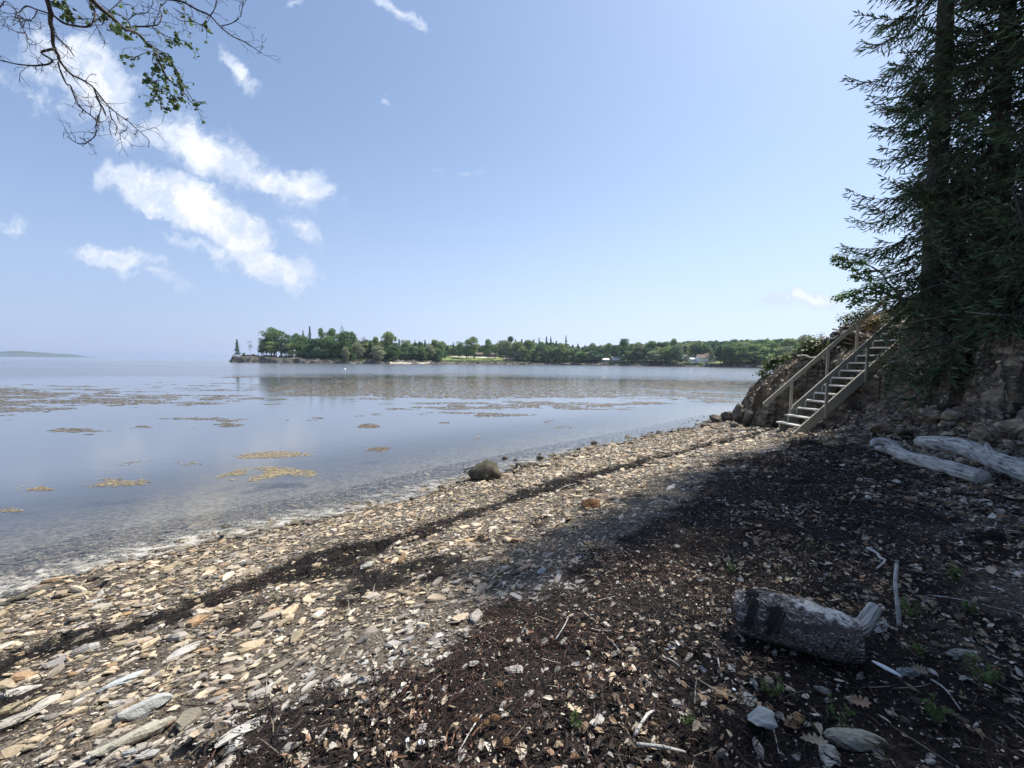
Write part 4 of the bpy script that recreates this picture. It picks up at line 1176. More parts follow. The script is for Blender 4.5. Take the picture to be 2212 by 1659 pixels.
# distinct slabs, each placed where it lies on the beach: px, py, length, aspect, yaw offset, tone, label
SL = [
 (320, 1540, .34, .24, .05, (.36, .37, .36), 'long blue grey slate blade lying near the small dark weed clump at lower left'),
 (300, 1600, .42, .26, .12, (.35, .34, .28), 'longest olive grey striped slab near the bottom left'),
 (262, 1480, .30, .22, .0, (.42, .45, .46), 'pale blue grey blade of slate below the dark tide line at left'),
 (395, 1412, .30, .4, .1, (.46, .44, .41), 'broad smooth pale grey slab just below the dark tide line'),
 (295, 1545, .26, .22, .2, (.48, .3, .17), 'narrow orange brown shard beside the long blue grey blade'),
 (590, 1325, .19, .36, .1, (.5, .31, .17), 'orange shard right of the dark tide line'),
 (88, 1530, .24, .55, .3, (.43, .4, .34), 'squarish tan slab near the left edge'),
 (40, 1500, .28, .4, -.1, (.47, .44, .4), 'cream slab at the left edge below the dark weed'),
 (30, 1565, .34, .42, .1, (.33, .31, .27), 'large grey brown slab cut by the left edge'),
 (120, 1255, .3, .5, .2, (.42, .33, .22), 'ochre slab leaning at the water in the left corner'),
 (60, 1290, .48, .3, 0, (.1, .1, .08), 'dark wet slab lying at the water at the left edge'),
 (215, 1248, .24, .38, 0, (.13, .11, .09), 'small dark brown block beside the foam'),
 (400, 1170, .2, .4, 0, (.42, .38, .3), 'tan slab at the waterline by the foam patch'),
 (505, 1155, .24, .35, 0, (.3, .27, .21), 'brown flat stone at the waterline'),
 (790, 1225, .3, .4, .5, (.32, .32, .3), 'flat grey stone between the tide lines'),
 (600, 1445, .22, .4, .0, (.2, .17, .13), 'dark brown stone in the middle of the pale shingle'),
 (520, 1590, .32, .3, .2, (.43, .42, .39), 'striped pale slab near the bottom, left of the black wrack'),
 (860, 1180, .14, .6, .7, (.5, .46, .38), 'pale block on top of the dark tide line'),
 (910, 1248, .22, .3, .0, (.48, .45, .4), 'cream flat slab just outside the shadow'),
 (1130, 1232, .34, .3, .1, (.3, .22, .17), 'flat reddish brown slab at the shadow edge'),
 (1215, 1130, .22, .35, .0, (.42, .38, .33), 'pointed pale stone at the tip of the tree shadow'),
 (1250, 1207, .15, .5, .0, (.36, .39, .42), 'light blue grey stone inside the shadow'),
 (1170, 1237, .16, .5, .0, (.3, .33, .36), 'blue grey flat stone near the reddish slab'),
 (1120, 1190, .1, .5, .3, (.42, .44, .46), 'small blue stone left of the shadow patch'),
 (1450, 1055, .4, .3, .0, (.46, .44, .42), 'long pale slab low on the beach below the stairs'),
 (1485, 1000, .3, .5, .0, (.16, .14, .11), 'dark stone on the tide line below the stairs'),
 (1050, 1165, .13, .4, .5, (.3, .2, .14), 'brown wedge of stone near the tide line'),
 (995, 1335, .2, .6, .2, (.44, .36, .27), 'squarish tan stone at the edge of the black wrack'),
 (1040, 1300, .13, .7, .2, (.26, .2, .17), 'brown lump of stone on the black wrack edge'),
 (1650, 1565, .2, .6, -.5, (.33, .36, .37), 'blue grey faceted stone near the bottom right'),
 (1720, 1560, .17, .5, -.3, (.36, .23, .12), 'rusty brown striped stone beside the blue grey one'),
 (1845, 1610, .3, .45, -1.0, (.3, .29, .24), 'large ridged grey green rock at the bottom right'),
 (1610, 1520, .17, .7, -.4, (.3, .33, .33), 'rounded grey stone below the bark log'),
 (1560, 1505, .15, .6, .9, (.34, .21, .11), 'rust coloured stone left of the rounded grey one'),
 (1790, 1640, .2, .6, .3, (.37, .38, .36), 'pale grey stone at the bottom edge right of centre'),
 (1960, 1460, .2, .35, -.8, (.27, .29, .3), 'slim grey slab near the right end of the bark log'),
 (1900, 1360, .22, .4, -.3, (.38, .4, .4), 'layered pale stone between the branch stub and the upright stick'),
 (2080, 1420, .28, .3, -.7, (.25, .25, .23), 'long dark slab in the stony ground at right'),
 (2120, 1300, .22, .4, -.6, (.28, .22, .17), 'brownish slab at the right beside the stony ground'),
 (1600, 1255, .15, .5, .3, (.34, .36, .35), 'grey stone above the left end of the bark log'),
 (1575, 1325, .1, .4, .3, (.45, .46, .46), 'small white stone touching the left end of the bark log'),
 (1700, 940, .3, .5, .0, (.55, .5, .42), 'pale rounded rock at the foot of the stairs'),
 (1655, 938, .34, .4, .0, (.5, .48, .44), 'pale flat rock left of the stair foot'),
 (1625, 940, .18, .6, .0, (.09, .08, .07), 'small dark rock left of the stair foot'),
 (1690, 970, .15, .5, .0, (.1, .09, .08), 'dark stone lying on the gravel in front of the stairs'),
]
# irregular rocks
def rock(name, size, seed, mat, sub=3, rough=.28, flat=1.0):
    bm = bmesh.new()
    rr = np.random.default_rng(seed)
    for i in range(22):
        d = rr.normal(size=3); d /= np.linalg.norm(d)
        bm.verts.new(d * rr.uniform(.75, 1.0) * .5)
    bmesh.ops.convex_hull(bm, input=bm.verts)
    bmesh.ops.delete(bm, geom=[v for v in bm.verts if not v.link_faces], context='VERTS')
    bmesh.ops.triangulate(bm, faces=bm.faces)
    bmesh.ops.subdivide_edges(bm, edges=bm.edges, cuts=3, use_grid_fill=True, smooth=.25)
    V = np.array([v.co[:] for v in bm.verts])
    n1_ = fbm(V[:, 0] * 5 + V[:, 2] * 3 + seed, V[:, 1] * 5 - V[:, 2] * 2, 4, seed)
    n2_ = blocks(V[:, 0] * 3 + V[:, 2] * 2 + seed, V[:, 1] * 3 + V[:, 2], seed)
    f = 1 + (n1_ - .5) * rough + (n2_ - .5) * rough * .6
    V = V * f[:, None] * np.array(size)
    for v, c in zip(bm.verts, V): v.co = c
    me = bpy.data.meshes.new(name); bm.to_mesh(me); bm.free()
    for p in me.polygons: p.use_smooth = False
    me.materials.append(MT[mat])
    o = bpy.data.objects.new(name, me); col.objects.link(o)
    return o


def put_rock(name, x, y, size, seed, mat, label, z=None, rz=0, sink=.3, cat='rock', group=None, smooth=False):
    G = ground(x, y) if z is None else atz(x, y, z)
    o = rock(name, size, seed, mat)
    o.location = (G[0], G[1], (G[2] if z is None else z) + size[2] * (.5 - sink))
    o.rotation_euler = (0, 0, rz)
    if smooth:
        for p in o.data.polygons: p.use_smooth = True
    return tag(o, label, cat, group)


for i, (a, b, L_, as_, yw, tn, lb) in enumerate(SL):
    G = ground(a, b)
    L_ *= .8
    rr = np.random.default_rng(500 + i)
    th_ = L_ * rr.uniform(.13, .2) + .012
    if any(q in lb for q in ('block', 'lump', 'rounded', 'faceted', 'ridged', 'wedge')): th_ = L_ * .38
    o = rock('flat_stone', (L_, L_ * max(as_, .3), th_), 900 + i, 'stone', rough=.34)
    ca_ = o.data.color_attributes.new('tone', 'FLOAT_COLOR', 'POINT')
    ca_.data.foreach_set('color', np.tile(np.array([*(np.array(tn) * .95), 1.0], np.float32), len(o.data.vertices)))
    nn_ = normals(G[:1], G[1:2], .15)[0]
    o.location = (G[0], G[1], G[2] + th_ * .22)
    q0 = Vector((0, 0, 1)).rotation_difference(Vector(nn_ + rr.normal(0, .06, 3)))
    o.rotation_euler = (q0 @ Euler((0, 0, .73 + yw)).to_quaternion()).to_euler()
    tag(o, lb, 'stone', 'stones lying on the beach')


b = put_rock('boulder', 1050, 1036, (.74, .6, .5), 12, 'boulder', 'large rounded dark boulder with a pale top standing at the water edge', z=0, sink=.22, cat='boulder', smooth=True)
b.location.z = .14
put_rock('rusty_rock', 1278, 1096, (.3, .22, .17), 41, 'rust', 'orange rusty rock alone on the pale shingle', cat='rock')
RK = [(1545, 905, .5, .45, .42, 'dark wet rock at the foot of the bluff nearest the water'), (1572, 903, .55, .5, .62, 'second shore rock from the water at the bluff foot'),
      (1587, 918, .35, .35, .3, 'low brown rock in front of the shore rocks at the bluff'), (1600, 900, .75, .6, .8, 'tall brown rock leaning on the nose of the bluff'),
      (1524, 917, .42, .3, .22, 'outermost flat dark rock beside the bluff in the water'), (1560, 928, .3, .25, .16, 'small dark stone on the wet shingle before the bluff'),
      (1545, 921, .2, .2, .12, 'tiny dark stone between the outermost rock and the shingle')]
for i, (a, b_, sx_, sy_, sz_, lb) in enumerate(RK):
    put_rock('shore_rock', a, b_ + 6, (sx_, sy_, sz_), 60 + i, 'darkrock', lb, group='rocks at the foot of the bluff')
WS = [(1283, 958, .2, 'pointed dark stone farthest out in the shallows'), (1308, 965, .16, 'grey stone beside the pointed stone in the shallows'), (1250, 972, .14, 'dark stone left of the shallow water pair'),
      (1262, 985, .18, 'dark stone nearest the shingle in the shallows'), (1090, 990, .12, 'black and white stone just behind the boulder'), (1113, 994, .09, 'small dark stone right of the boulder in the water'),
      (1166, 991, .18, 'greenish stone awash between the boulder and the shingle'), (1218, 993, .14, 'brown stone awash near the shingle edge'), (1130, 1012, .3, 'flat pale stone at the water right of the boulder'),
      (1420, 938, .16, 'dark stone in the water below the far bank'), (1450, 934, .14, 'tiny stone in the water right of its neighbour, near the bluff')]
for i, (a, b_, s_, lb) in enumerate(WS):
    put_rock('shallow_stone', a, b_, (s_ * 1.2, s_, s_ * .75), 80 + i, 'darkrock', lb, z=0.0, sink=.35, cat='stone', group='stones standing in the shallows')
    

# blocks broken off the bluff and lying on the ledges
n = 0
rb = np.random.default_rng(8)
LG = [(2010, 905, .9, .5, .45, 'long pale leaning boulder on the ledge below the spruces'), (2070, 905, .8, .5, .38, 'dark flat topped rock on the leaf covered ledge'),
      (1960, 880, .6, .5, .4, 'sunlit rock under the hanging branches'), (1905, 935, .8, .6, .3, 'low rock right of the stair foot'),
      (2150, 950, .9, .7, .5, 'large dark rock behind the thick driftwood log'), (2195, 940, .7, .6, .6, 'dark rock at the right edge above the driftwood'),
      (2060, 960, .6, .5, .25, 'small ledge rock between the two driftwood logs'), (1850, 955, .8, .5, .22, 'flat grey green rock in front of the stairs'),
      (1800, 965, .6, .4, .16, 'low striped rock half buried in the gravel'), (1945, 935, .5, .4, .22, 'jagged rock behind the short driftwood log')]
for i, (a, b_, sx_, sy_, sz_, lb) in enumerate(LG):
    put_rock('ledge_rock', a, b_, (sx_ * .8, sy_ * .8, sz_ * .8), 120 + i, 'rock', lb, sink=.35, rz=rb.uniform(0, 3), group='rocks on the ledge')


# rubble on the bluff faces
n = 26000
x = rb.uniform(6.7, 13, n); y = rb.uniform(3.5, 16, n)
d_ = bluff_d(x, y)
k = (d_ > -2.4) & (d_ < 4.2) & (fbm(x * 1.5, y * 1.5, 3, 14) > .42) & ((d_ > 0) | (y < 10.5)) & (x < 1.45 * y)
x = x[k]; y = y[k]; n = len(x)
L = .045 * (4.5 ** (rb.random(n) ** 2)); 
c = np.array([[.3, .26, .2], [.24, .2, .16], [.4, .34, .26], [.32, .22, .13], [.2, .19, .18]])[rb.integers(0, 5, n)] * rb.uniform(.7, 1.2, (n, 1))
tag(shards('bluff_rubble', np.stack([x, y, height(x, y)], -1), L, rb.uniform(.4, .9, n), L * rb.uniform(.2, .5, n), rb.uniform(0, 6.3, n), np.full(n, .5), c * .85, 77),
    'broken tan rubble on the face of the bluff', 'rubble', kind='stuff')


# ------------------------------------------------------------------ dried seaweed and leaf litter
def strands(name, P, L, Wd, colr, seed, mat='weed', lift=.35, zoff=0.0, flatw=False):
    r = np.random.default_rng(seed); n = len(P)
    yaw = r.uniform(0, 2 * PI, n); el = r.normal(0, lift, n)
    d = np.stack([np.cos(yaw) * np.cos(el), np.sin(yaw) * np.cos(el), np.abs(np.sin(el)) * .8], -1)
    sdv = np.cross(d, r.normal(size=(n, 3)) + np.array([0, 0, 2.0])); sdv /= np.linalg.norm(sdv, axis=1)[:, None] + 1e-9
    cur = sdv * r.normal(0, .35, (n, 1)) + np.array([0, 0, -1.0]) * np.abs(np.sin(el))[:, None] * .9
    pts = [P, P + d * L[:, None] * .35 + cur * L[:, None] * .04, P + d * L[:, None] * .7 + cur * L[:, None] * .2, P + d * L[:, None] + cur * L[:, None] * .5]
    ws = [.6, 1.0, .9, .25]
    wdir = np.cross(d, np.array([0, 0, 1.0]) + r.normal(size=(n, 3)) * (.15 if flatw else .8)); wdir /= np.linalg.norm(wdir, axis=1)[:, None] + 1e-9
    V = np.concatenate([np.stack([p - wdir * Wd[:, None] * w_ * .5, p + wdir * Wd[:, None] * w_ * .5], 1) for p, w_ in zip(pts, ws)], 1)
    b = (np.arange(n) * 8)[:, None]
    F = np.concatenate([b + np.array([[2 * i, 2 * i + 1, 2 * i + 3, 2 * i + 2]]) for i in range(3)])
    return mk(name, V.reshape(-1, 3), [F], MT[mat], colors=np.repeat(colr, 8, 0))


def leaves(name, P, S, colr, seed, mat='leaf', tilt=.35, curl=.35, asp=.55, loc=None, nrm=None):
    """folded, curled leaves of eight points"""
    r = np.random.default_rng(seed); n = len(P)
    if nrm is None: nrm = normals(P[:, 0], P[:, 1], .15)
    nrm = nrm + r.normal(size=(n, 3)) * tilt; nrm /= np.linalg.norm(nrm, axis=1)[:, None]
    yaw = r.uniform(0, 2 * PI, n)
    ax = np.stack([np.cos(yaw), np.sin(yaw), np.zeros(n)], -1); ax -= nrm * (ax * nrm).sum(1)[:, None]; ax /= np.linalg.norm(ax, axis=1)[:, None]
    ay = np.cross(nrm, ax)
    cu = r.normal(0, curl, n); fo = r.normal(curl * .6, curl, n); a_ = asp * r.uniform(.7, 1.3, n)
    T = [(-.5, 0), (-.22, 0), (.12, 0), (.5, 0), (-.25, .5), (.12, .42), (-.25, -.5), (.12, -.42)]
    V = []
    for (u_, v_) in T:
        jit = r.normal(0, .06, (n, 2))
        uu = u_ + jit[:, 0]; vv = (v_ + jit[:, 1] * (v_ != 0)) * a_
        zz = cu * (uu ** 2) * 1.6 + fo * np.abs(vv) * 1.2 + .05
        V.append(P + S[:, None] * (uu[:, None] * ax + vv[:, None] * ay + zz[:, None] * nrm))
    V = np.stack(V, 1).reshape(-1, 3)
    b = (np.arange(n) * 8)[:, None]
    F3 = np.concatenate([b + np.array([[0, 1, 4]]), b + np.array([[0, 6, 1]]), b + np.array([[2, 3, 5]]), b + np.array([[2, 7, 3]])])
    F4 = np.concatenate([b + np.array([[1, 2, 5, 4]]), b + np.array([[1, 6, 7, 2]])])
    if loc is not None: V = V - np.array(loc)
    return mk(name, V, [F3, F4], MT[mat], colors=np.repeat(colr, 8, 0), loc=loc)


def weed_points(n, seed, a0=-5.0, a1=17, s0=1.3, s1=8.0, thr=.25):
    r = np.random.default_rng(seed)
    x, y = sample_sa(n, s0, s1, a0, a1, r)
    d_ = np.hypot(x, y)
    k = inview(x, y, 1.45) & (r.random(n) < np.clip(4.0 / d_, .12, 1)) & (bluff_d(x, y) < -.6)
    x = x[k]; y = y[k]
    m_ = wrack_mask(x, y)
    k = m_ > thr + r.random(len(x)) * .5
    return x[k], y[k], r


x, y, r = weed_points(330000, 31)
n = len(x); d_ = np.hypot(x, y)
sc = np.clip(d_ / 3.6, 1.15, 3.2)
z = height(x, y) + r.random(n) ** 1.3 * (.02 + .07 * fbm(x * 7, y * 7, 2, 81))
s_ = shore(x, y)
c = np.array([[.009, .007, .006], [.02, .014, .011], [.04, .024, .017], [.07, .05, .034], [.015, .012, .014]])[r.choice(5, n, p=[.4, .27, .15, .05, .13])] * r.uniform(.6, 1.5, (n, 1))
red = sstep(fbm(x * .9, y * .9, 3, 66), .5, .62)[:, None] * sstep(s_, 5.5, 4)[:, None]
c = c * (1 + red * np.array([.8, .25, .05])) * (1 - .35 * sstep(s_, 3.2, 2.6)[:, None] * np.array([1.0, .5, .6]))
tag(strands('dried_seaweed', np.stack([x, y, z], -1), r.uniform(.02, .075, n) * sc ** .6, r.uniform(.002, .006, n) * sc, c, 32),
    'dark dried seaweed heaped along the tide lines', 'seaweed', kind='stuff')

# leaf litter, thickest inland
x, y = sample_sa(120000, 3.4, 9.0, -2, 17, rb)
d_ = np.hypot(x, y)
nn_ = fbm(x * 1.6, y * 1.6, 4, 55)
s_ = shore(x, y)
k = inview(x, y, 1.45) & (rb.random(len(x)) < np.clip(4.0 / d_, .15, 1)) & (rb.random(len(x)) < sstep(nn_ + (s_ - 4.6) * .1, .44, .66) * .6 + .025) & (bluff_d(x, y) < 0.4)
x = x[k]; y = y[k]; n = len(x); d_ = np.hypot(x, y)
LEAFC = np.array([[.46, .38, .28], [.3, .22, .15], [.66, .6, .5], [.13, .1, .08], [.34, .22, .15], [.5, .47, .42], [.08, .065, .055]])
c = LEAFC[rb.choice(7, n, p=[.2, .2, .13, .17, .08, .1, .12])] * rb.uniform(.7, 1.2, (n, 1))
tag(leaves('leaf_litter', np.stack([x, y, height(x, y) + rb.random(n) * .03 + .006], -1), (.016 + .05 * rb.random(n) ** 1.8) * np.clip(d_ / 4, .9, 1.8), c, 56),
    'brown and grey dead leaves scattered over the black wrack', 'leaf litter', kind='stuff')
# fine broken bits
x, y = sample_sa(62000, 3.3, 9, -2, 15, rb); d_ = np.hypot(x, y)
k = inview(x, y, 1.4) & (rb.random(len(x)) < np.clip(3.0 / d_, .1, 1)) & (bluff_d(x, y) < -.3) & (wrack_mask(x, y) > .5)
x = x[k]; y = y[k]; n = len(x)
c = LEAFC[rb.integers(0, 7, n)] * rb.uniform(.6, 1.3, (n, 1))
tag(leaves('litter_crumbs', np.stack([x, y, height(x, y) + rb.random(n) * .035 + .004], -1), rb.uniform(.006, .018, n) * np.clip(np.hypot(x, y) / 3.5, .9, 2), c, 57),
    'tiny crumbs of bark and shell among the black wrack', 'litter', kind='stuff')
# sunlit leaves and chips on the ledge below the spruces
n = 5200
x = rb.uniform(7.0, 11.5, n); y = rb.uniform(5.0, 10.5, n); bd = bluff_d(x, y)
k = (bd > -2.6) & (bd < .9) & (x < 1.42 * y) & (fbm(x * 1.4, y * 1.4, 3, 58) > .45)
x = x[k]; y = y[k]; n = len(x)
c = np.array([[.5, .42, .3], [.4, .31, .2], [.56, .5, .4], [.32, .24, .16]])[rb.integers(0, 4, n)] * rb.uniform(.7, 1.1, (n, 1))
tag(leaves('ledge_leaves', np.stack([x, y, height(x, y) + .015], -1), rb.uniform(.05, .13, n), c, 59, tilt=.2), 'pale dry leaves covering the ledge below the spruces', 'leaf litter', kind='stuff')

# loose twigs
x, y = sample_sa(2600, 2.6, 8, -2, 14, rb)
k = inview(x, y, 1.4) & (bluff_d(x, y) < -.4); x = x[k]; y = y[k]; n = len(x)
c = np.array([[.3, .26, .2], [.4, .36, .3], [.15, .12, .1]])[rb.integers(0, 3, n)] * rb.uniform(.7, 1.2, (n, 1))
tag(strands('twig_litter', np.stack([x, y, height(x, y) + .02], -1), rb.uniform(.05, .22, n), rb.uniform(.0025, .006, n), c, 60, mat='leaf', lift=.12), 'thin dry twigs scattered over the wrack', 'twigs', kind='stuff')


# ------------------------------------------------------------------ floating rockweed, foam
def blobs(name, P, S, colr, seed, mat, elong=1.6, tilt=.1, sides=6):
    r = np.random.default_rng(seed); n = len(P)
    an = (np.arange(sides)[None] + r.uniform(-.4, .4, (n, sides))) * 2 * PI / sides
    rr = r.uniform(.35, 1.1, (n, sides)) * S[:, None] * .5
    yaw = r.uniform(0, PI, n)
    u_ = np.cos(an) * rr * elong; v_ = np.sin(an) * rr
    X = u_ * np.cos(yaw)[:, None] - v_ * np.sin(yaw)[:, None]; Y = u_ * np.sin(yaw)[:, None] + v_ * np.cos(yaw)[:, None]
    Z = X * r.normal(0, tilt, (n, 1)) + Y * r.normal(0, tilt, (n, 1)) + r.normal(0, tilt, (n, sides)) * S[:, None] * .2
    V = P[:, None] + np.stack([X, Y, Z], -1)
    return mk(name, V.reshape(-1, 3), [np.arange(n * sides).reshape(n, sides)], MT[mat], colors=np.repeat(colr, sides, 0))


rf = np.random.default_rng(19)
def wmask(px, py):
    """rockweed beds by where they lie in the bay (wide-view columns and rows of the water surface)"""
    m = np.zeros(len(px))
    def el(cx, cy, rx, ry, a, slope=0.0):
        return a * np.clip(1.25 - np.hypot((px - cx) / rx, (py - cy - slope * (px - cx)) / ry), 0, 1)
    for e in [(1000, 840, 560, 28, 1.5, .004), (700, 843, 170, 20, 1.5), (1130, 835, 300, 20, 1.4), (1450, 832, 230, 16, 1.2), (270, 862, 200, 18, .95), (500, 862, 200, 16, .9), (650, 872, 300, 12, .7),
              (60, 850, 190, 16, .85), (60, 880, 160, 12, .8), (330, 880, 260, 9, .7), (860, 895, 240, 6, .5), (1250, 880, 200, 7, .5), (1000, 868, 330, 12, .8), (950, 882, 280, 7, .6), (410, 905, 140, 13, .95), (470, 912, 110, 10, .85), (560, 925, 80, 6, .9), (400, 925, 130, 8, .7), (160, 938, 110, 13, 1.0),
              (1390, 870, 60, 6, 1.0), (1300, 850, 200, 14, .7), (1560, 858, 100, 10, .5), (10, 900, 60, 10, .6), (690, 905, 80, 6, .4)]:
        m = np.maximum(m, el(*e))
    return m


N = 230000
px = rf.uniform(-60, 1720, N); py = 806 + (1000 - 806) * rf.random(N) ** 1.7
D = np.stack([px_dir(a, b) for a, b in zip([0, 1], [0, 0])])
k_ = 1024 / 2212
dv = fwd[None] * FPX + RT[None] * (px * k_ - 512)[:, None] - UP[None] * (py * k_ - 384)[:, None]
T_ = -2.2 / dv[:, 2]; Pw = CAM[None] + dv * T_[:, None]
mm = wmask(px, py)
nz = fbm(Pw[:, 0] * .24, Pw[:, 1] * .62, 4, 31) * .65 + fbm(Pw[:, 0] * .09, Pw[:, 1] * .26, 3, 33) * .35
fine = fbm(Pw[:, 0] * 1.1, Pw[:, 1] * 1.6, 4, 36)
ok = (mm > 0) & (nz + .5 * (fine - .5) > .635 - .2 * mm - .1 * ((py < 862) & (px > 540) & (mm > .8))) & (Pw[:, 1] < 75) & (Pw[:, 1] > 5) & (shore(Pw[:, 0], Pw[:, 1]) < -1)
Pw = Pw[ok]; n = len(Pw)
S = np.clip(Pw[:, 1] * .0052, .05, .26) * rf.uniform(.35, 1.3, n)
FWC = np.array([[.13, .09, .055], [.17, .14, .09], [.1, .085, .05], [.21, .18, .12], [.08, .07, .045]])
c = FWC[rf.integers(0, 5, n)] * rf.uniform(.7, 1.25, (n, 1))
Pw[:, 2] = .003 + rf.random(n) * .006
tag(blobs('floating_rockweed', Pw, S, c, 20, 'floatweed', 2.2, .012), 'beds of brown rockweed floating on the bay', 'rockweed', kind='stuff')
# single mats of weed nearer the beach
MATS = [(575, 1023, 105, 14, 'largest pale rockweed mat near the beach', 2600, (.27, .22, .13)), (590, 982, 82, 7, 'thin pale mat beyond the largest one', 900, (.26, .21, .13)), (583, 983, 12, 4, 'small dark clump inside the thin pale mat', 160, (.16, .1, .04)),
        (250, 1042, 72, 9, 'speckled mat left of the largest one', 800, (.24, .2, .13)), (75, 1055, 38, 5, 'small mat near the left edge', 300, (.24, .18, .1)), (823, 971, 30, 5, 'small brown mat above the boulder, alone', 420, (.17, .13, .075)),
        (797, 920, 22, 5, 'small floating mat farther out above the lone one', 300, (.16, .12, .07)), (1392, 870, 46, 4, 'dark mat beneath the tree reflections at right', 400, (.15, .09, .04)), (1190, 910, 14, 3, 'tiny floating tuft in the middle of the bay', 120, (.17, .13, .06)),
        (1217, 922, 18, 4, 'tiny tuft just right of and nearer than the middle one', 150, (.2, .17, .09)), (960, 913, 13, 2.5, 'thin shred of weed left of the tiny tufts', 80, (.17, .12, .06)), (340, 1000, 90, 6, 'faint shredded mat above the speckled one', 240, (.22, .19, .13)),
        (490, 1136, 10, 5, 'dark weed clump in the shallows near the beach', 220, (.05, .045, .03)), (20, 1103, 30, 4, 'faint shred of weed at the left edge in near water', 120, (.22, .19, .13)), (1030, 945, 7, 2, 'tiny pinkish shred beyond the boulder', 60, (.26, .2, .16))]
for i, (cx, cy, rx, ry, lb, cnt, tn) in enumerate(MATS):
    a = rf.normal(size=(cnt * 2, 2)); a = a[np.hypot(a[:, 0], a[:, 1]) < 1.7][:cnt]
    x_ = cx + a[:, 0] * rx * .62; y_ = cy + a[:, 1] * ry * .62 + (a[:, 0] ** 2 * .16 - a[:, 0] * .22 * (i in (0, 1, 3))) * ry
    dv = fwd[None] * FPX + RT[None] * (x_ * k_ - 512)[:, None] - UP[None] * (y_ * k_ - 384)[:, None]
    Pq = CAM[None] + dv * (-2.2 / dv[:, 2])[:, None]
    kk = fbm(Pq[:, 0] * 2.6, Pq[:, 1] * 2.6, 4, 90 + i) > (.42 if i not in (1, 4) else .3) + .2 * rf.random(len(Pq))
    Pq = Pq[kk]; Pq[:, 2] = .002 + rf.random(len(Pq)) * .005
    cen = Pq.mean(0); cen[2] = 0
    nn2 = len(Pq); sz = np.clip(cen[1] * .0042, .02, .16) * rf.uniform(.4, 1.5, nn2)
    cc = np.array(tn)[None] * rf.uniform(.5, 1.3, (nn2, 1))
    o = blobs('seaweed_mat', Pq - cen, sz, cc, 200 + i, 'floatweed', 2.6, .02)
    o.location = cen
    tag(o, lb, 'seaweed mat', 'seaweed mats floating near the beach')

# foam at the waterline: a thin broken film lying on the water
fa_ = np.arange(-2.5, 13, .06); fs_2 = np.arange(-1.1, .16, .06)
A2, S2 = np.meshgrid(fa_, fs_2)
base_s = -4.71 + A2 * .745 + S2 * .667; base_t = 3.56 + A2 * .667 - S2 * .745
real = shore(base_s, base_t)
foamv = sstep(real, -.85, -.12) * sstep(real, .1, .0) * (.55 + .6 * fbm(A2 * .8, S2 * 0, 3, 55)) * sstep(A2, 12.5, 7) 
Pf = np.stack([base_s, base_t, np.full_like(base_s, .007)], -1).reshape(-1, 3)
idx = np.arange(A2.size).reshape(A2.shape)
qf = np.stack([idx[:-1, :-1], idx[:-1, 1:], idx[1:, 1:], idx[1:, :-1]], -1).reshape(-1, 4)
tag(mk('sea_foam', Pf, [qf], MT['film'], smooth=True, attrs={'foam': foamv.ravel()}), 'thin cream foam film broken along the waterline', 'foam', kind='stuff')
# ------------------------------------------------------------------ driftwood and logs
def wood(name, pts, rad, mat, sides=14, seed=0, lump=.12, parent=None, sub=7, origin=None, bare=None, taper_end=True):
    """a round-sectioned log through points, lumpy and twisted"""
    P = np.array(pts, float); rad = np.array(rad, float)
    t = np.linspace(0, len(P) - 1, (len(P) - 1) * sub + 1); i = np.minimum(t.astype(int), len(P) - 2); f = (t - i)[:, None]
    # catmull-rom
    Pm = P[np.maximum(i - 1, 0)]; Pa = P[i]; Pb = P[i + 1]; Pn = P[np.minimum(i + 2, len(P) - 1)]
    C = .5 * ((2 * Pa) + (-Pm + Pb) * f + (2 * Pm - 5 * Pa + 4 * Pb - Pn) * f ** 2 + (-Pm + 3 * Pa - 3 * Pb + Pn) * f ** 3)
    rr = np.interp(t, np.arange(len(P)), rad)
    T = np.gradient(C, axis=0); T /= np.linalg.norm(T, axis=1)[:, None]
    A = np.cross(T, np.array([0, 0, 1.0]) + (np.abs(T[:, 2:3]) > .9) * np.array([1.0, 0, -1.0])); A /= np.linalg.norm(A, axis=1)[:, None]; B = np.cross(A, T)
    an = np.arange(sides) * 2 * PI / sides
    tw = t[:, None] * .18
    lum = 1 + lump * (fbm(np.cos(an)[None] * 1.6 + t[:, None] * .5 + seed, np.sin(an)[None] * 1.6 + t[:, None] * .25, 4, seed) - .5) * 2
    Rm = rr[:, None] * lum
    V = C[:, None] + (np.cos(an + tw) * Rm)[..., None] * A[:, None] + (np.sin(an + tw) * Rm)[..., None] * B[:, None]
    n = len(C)
    F = []
    for a in range(n - 1):
        for b in range(sides):
            c = (b + 1) % sides
            F.append((a * sides + b, a * sides + c, (a + 1) * sides + c, (a + 1) * sides + b))
    V = V.reshape(-1, 3)
    ends = np.stack([C[0] - T[0] * rr[0] * .12, C[-1] + T[-1] * rr[-1] * .12])
    F3 = [(b, n * sides, (b + 1) % sides) for b in range(sides)] + [((n - 1) * sides + b, (n - 1) * sides + (b + 1) % sides, n * sides + 1) for b in range(sides)]
    V = np.concatenate([V, ends])
    if origin is None: origin = C[0]
    zz2 = [0, 0]
    at = {'ua': np.concatenate([np.repeat(np.concatenate([[0], np.cumsum(np.linalg.norm(np.diff(C, axis=0), axis=1))]), sides), zz2]), 'ub': np.concatenate([np.tile(an, n) + np.repeat(tw[:, 0], sides), zz2])}
    if bare is not None:
        bv = np.clip((np.sin(an + tw)) * .8 + bare(t)[:, None], 0, 1).reshape(-1); at['bare'] = np.concatenate([bv, [0, 0]])
    return mk(name, V - np.array(origin), [np.array(F), np.array(F3)], MT[mat], parent, smooth=True, attrs=at), np.array(origin)


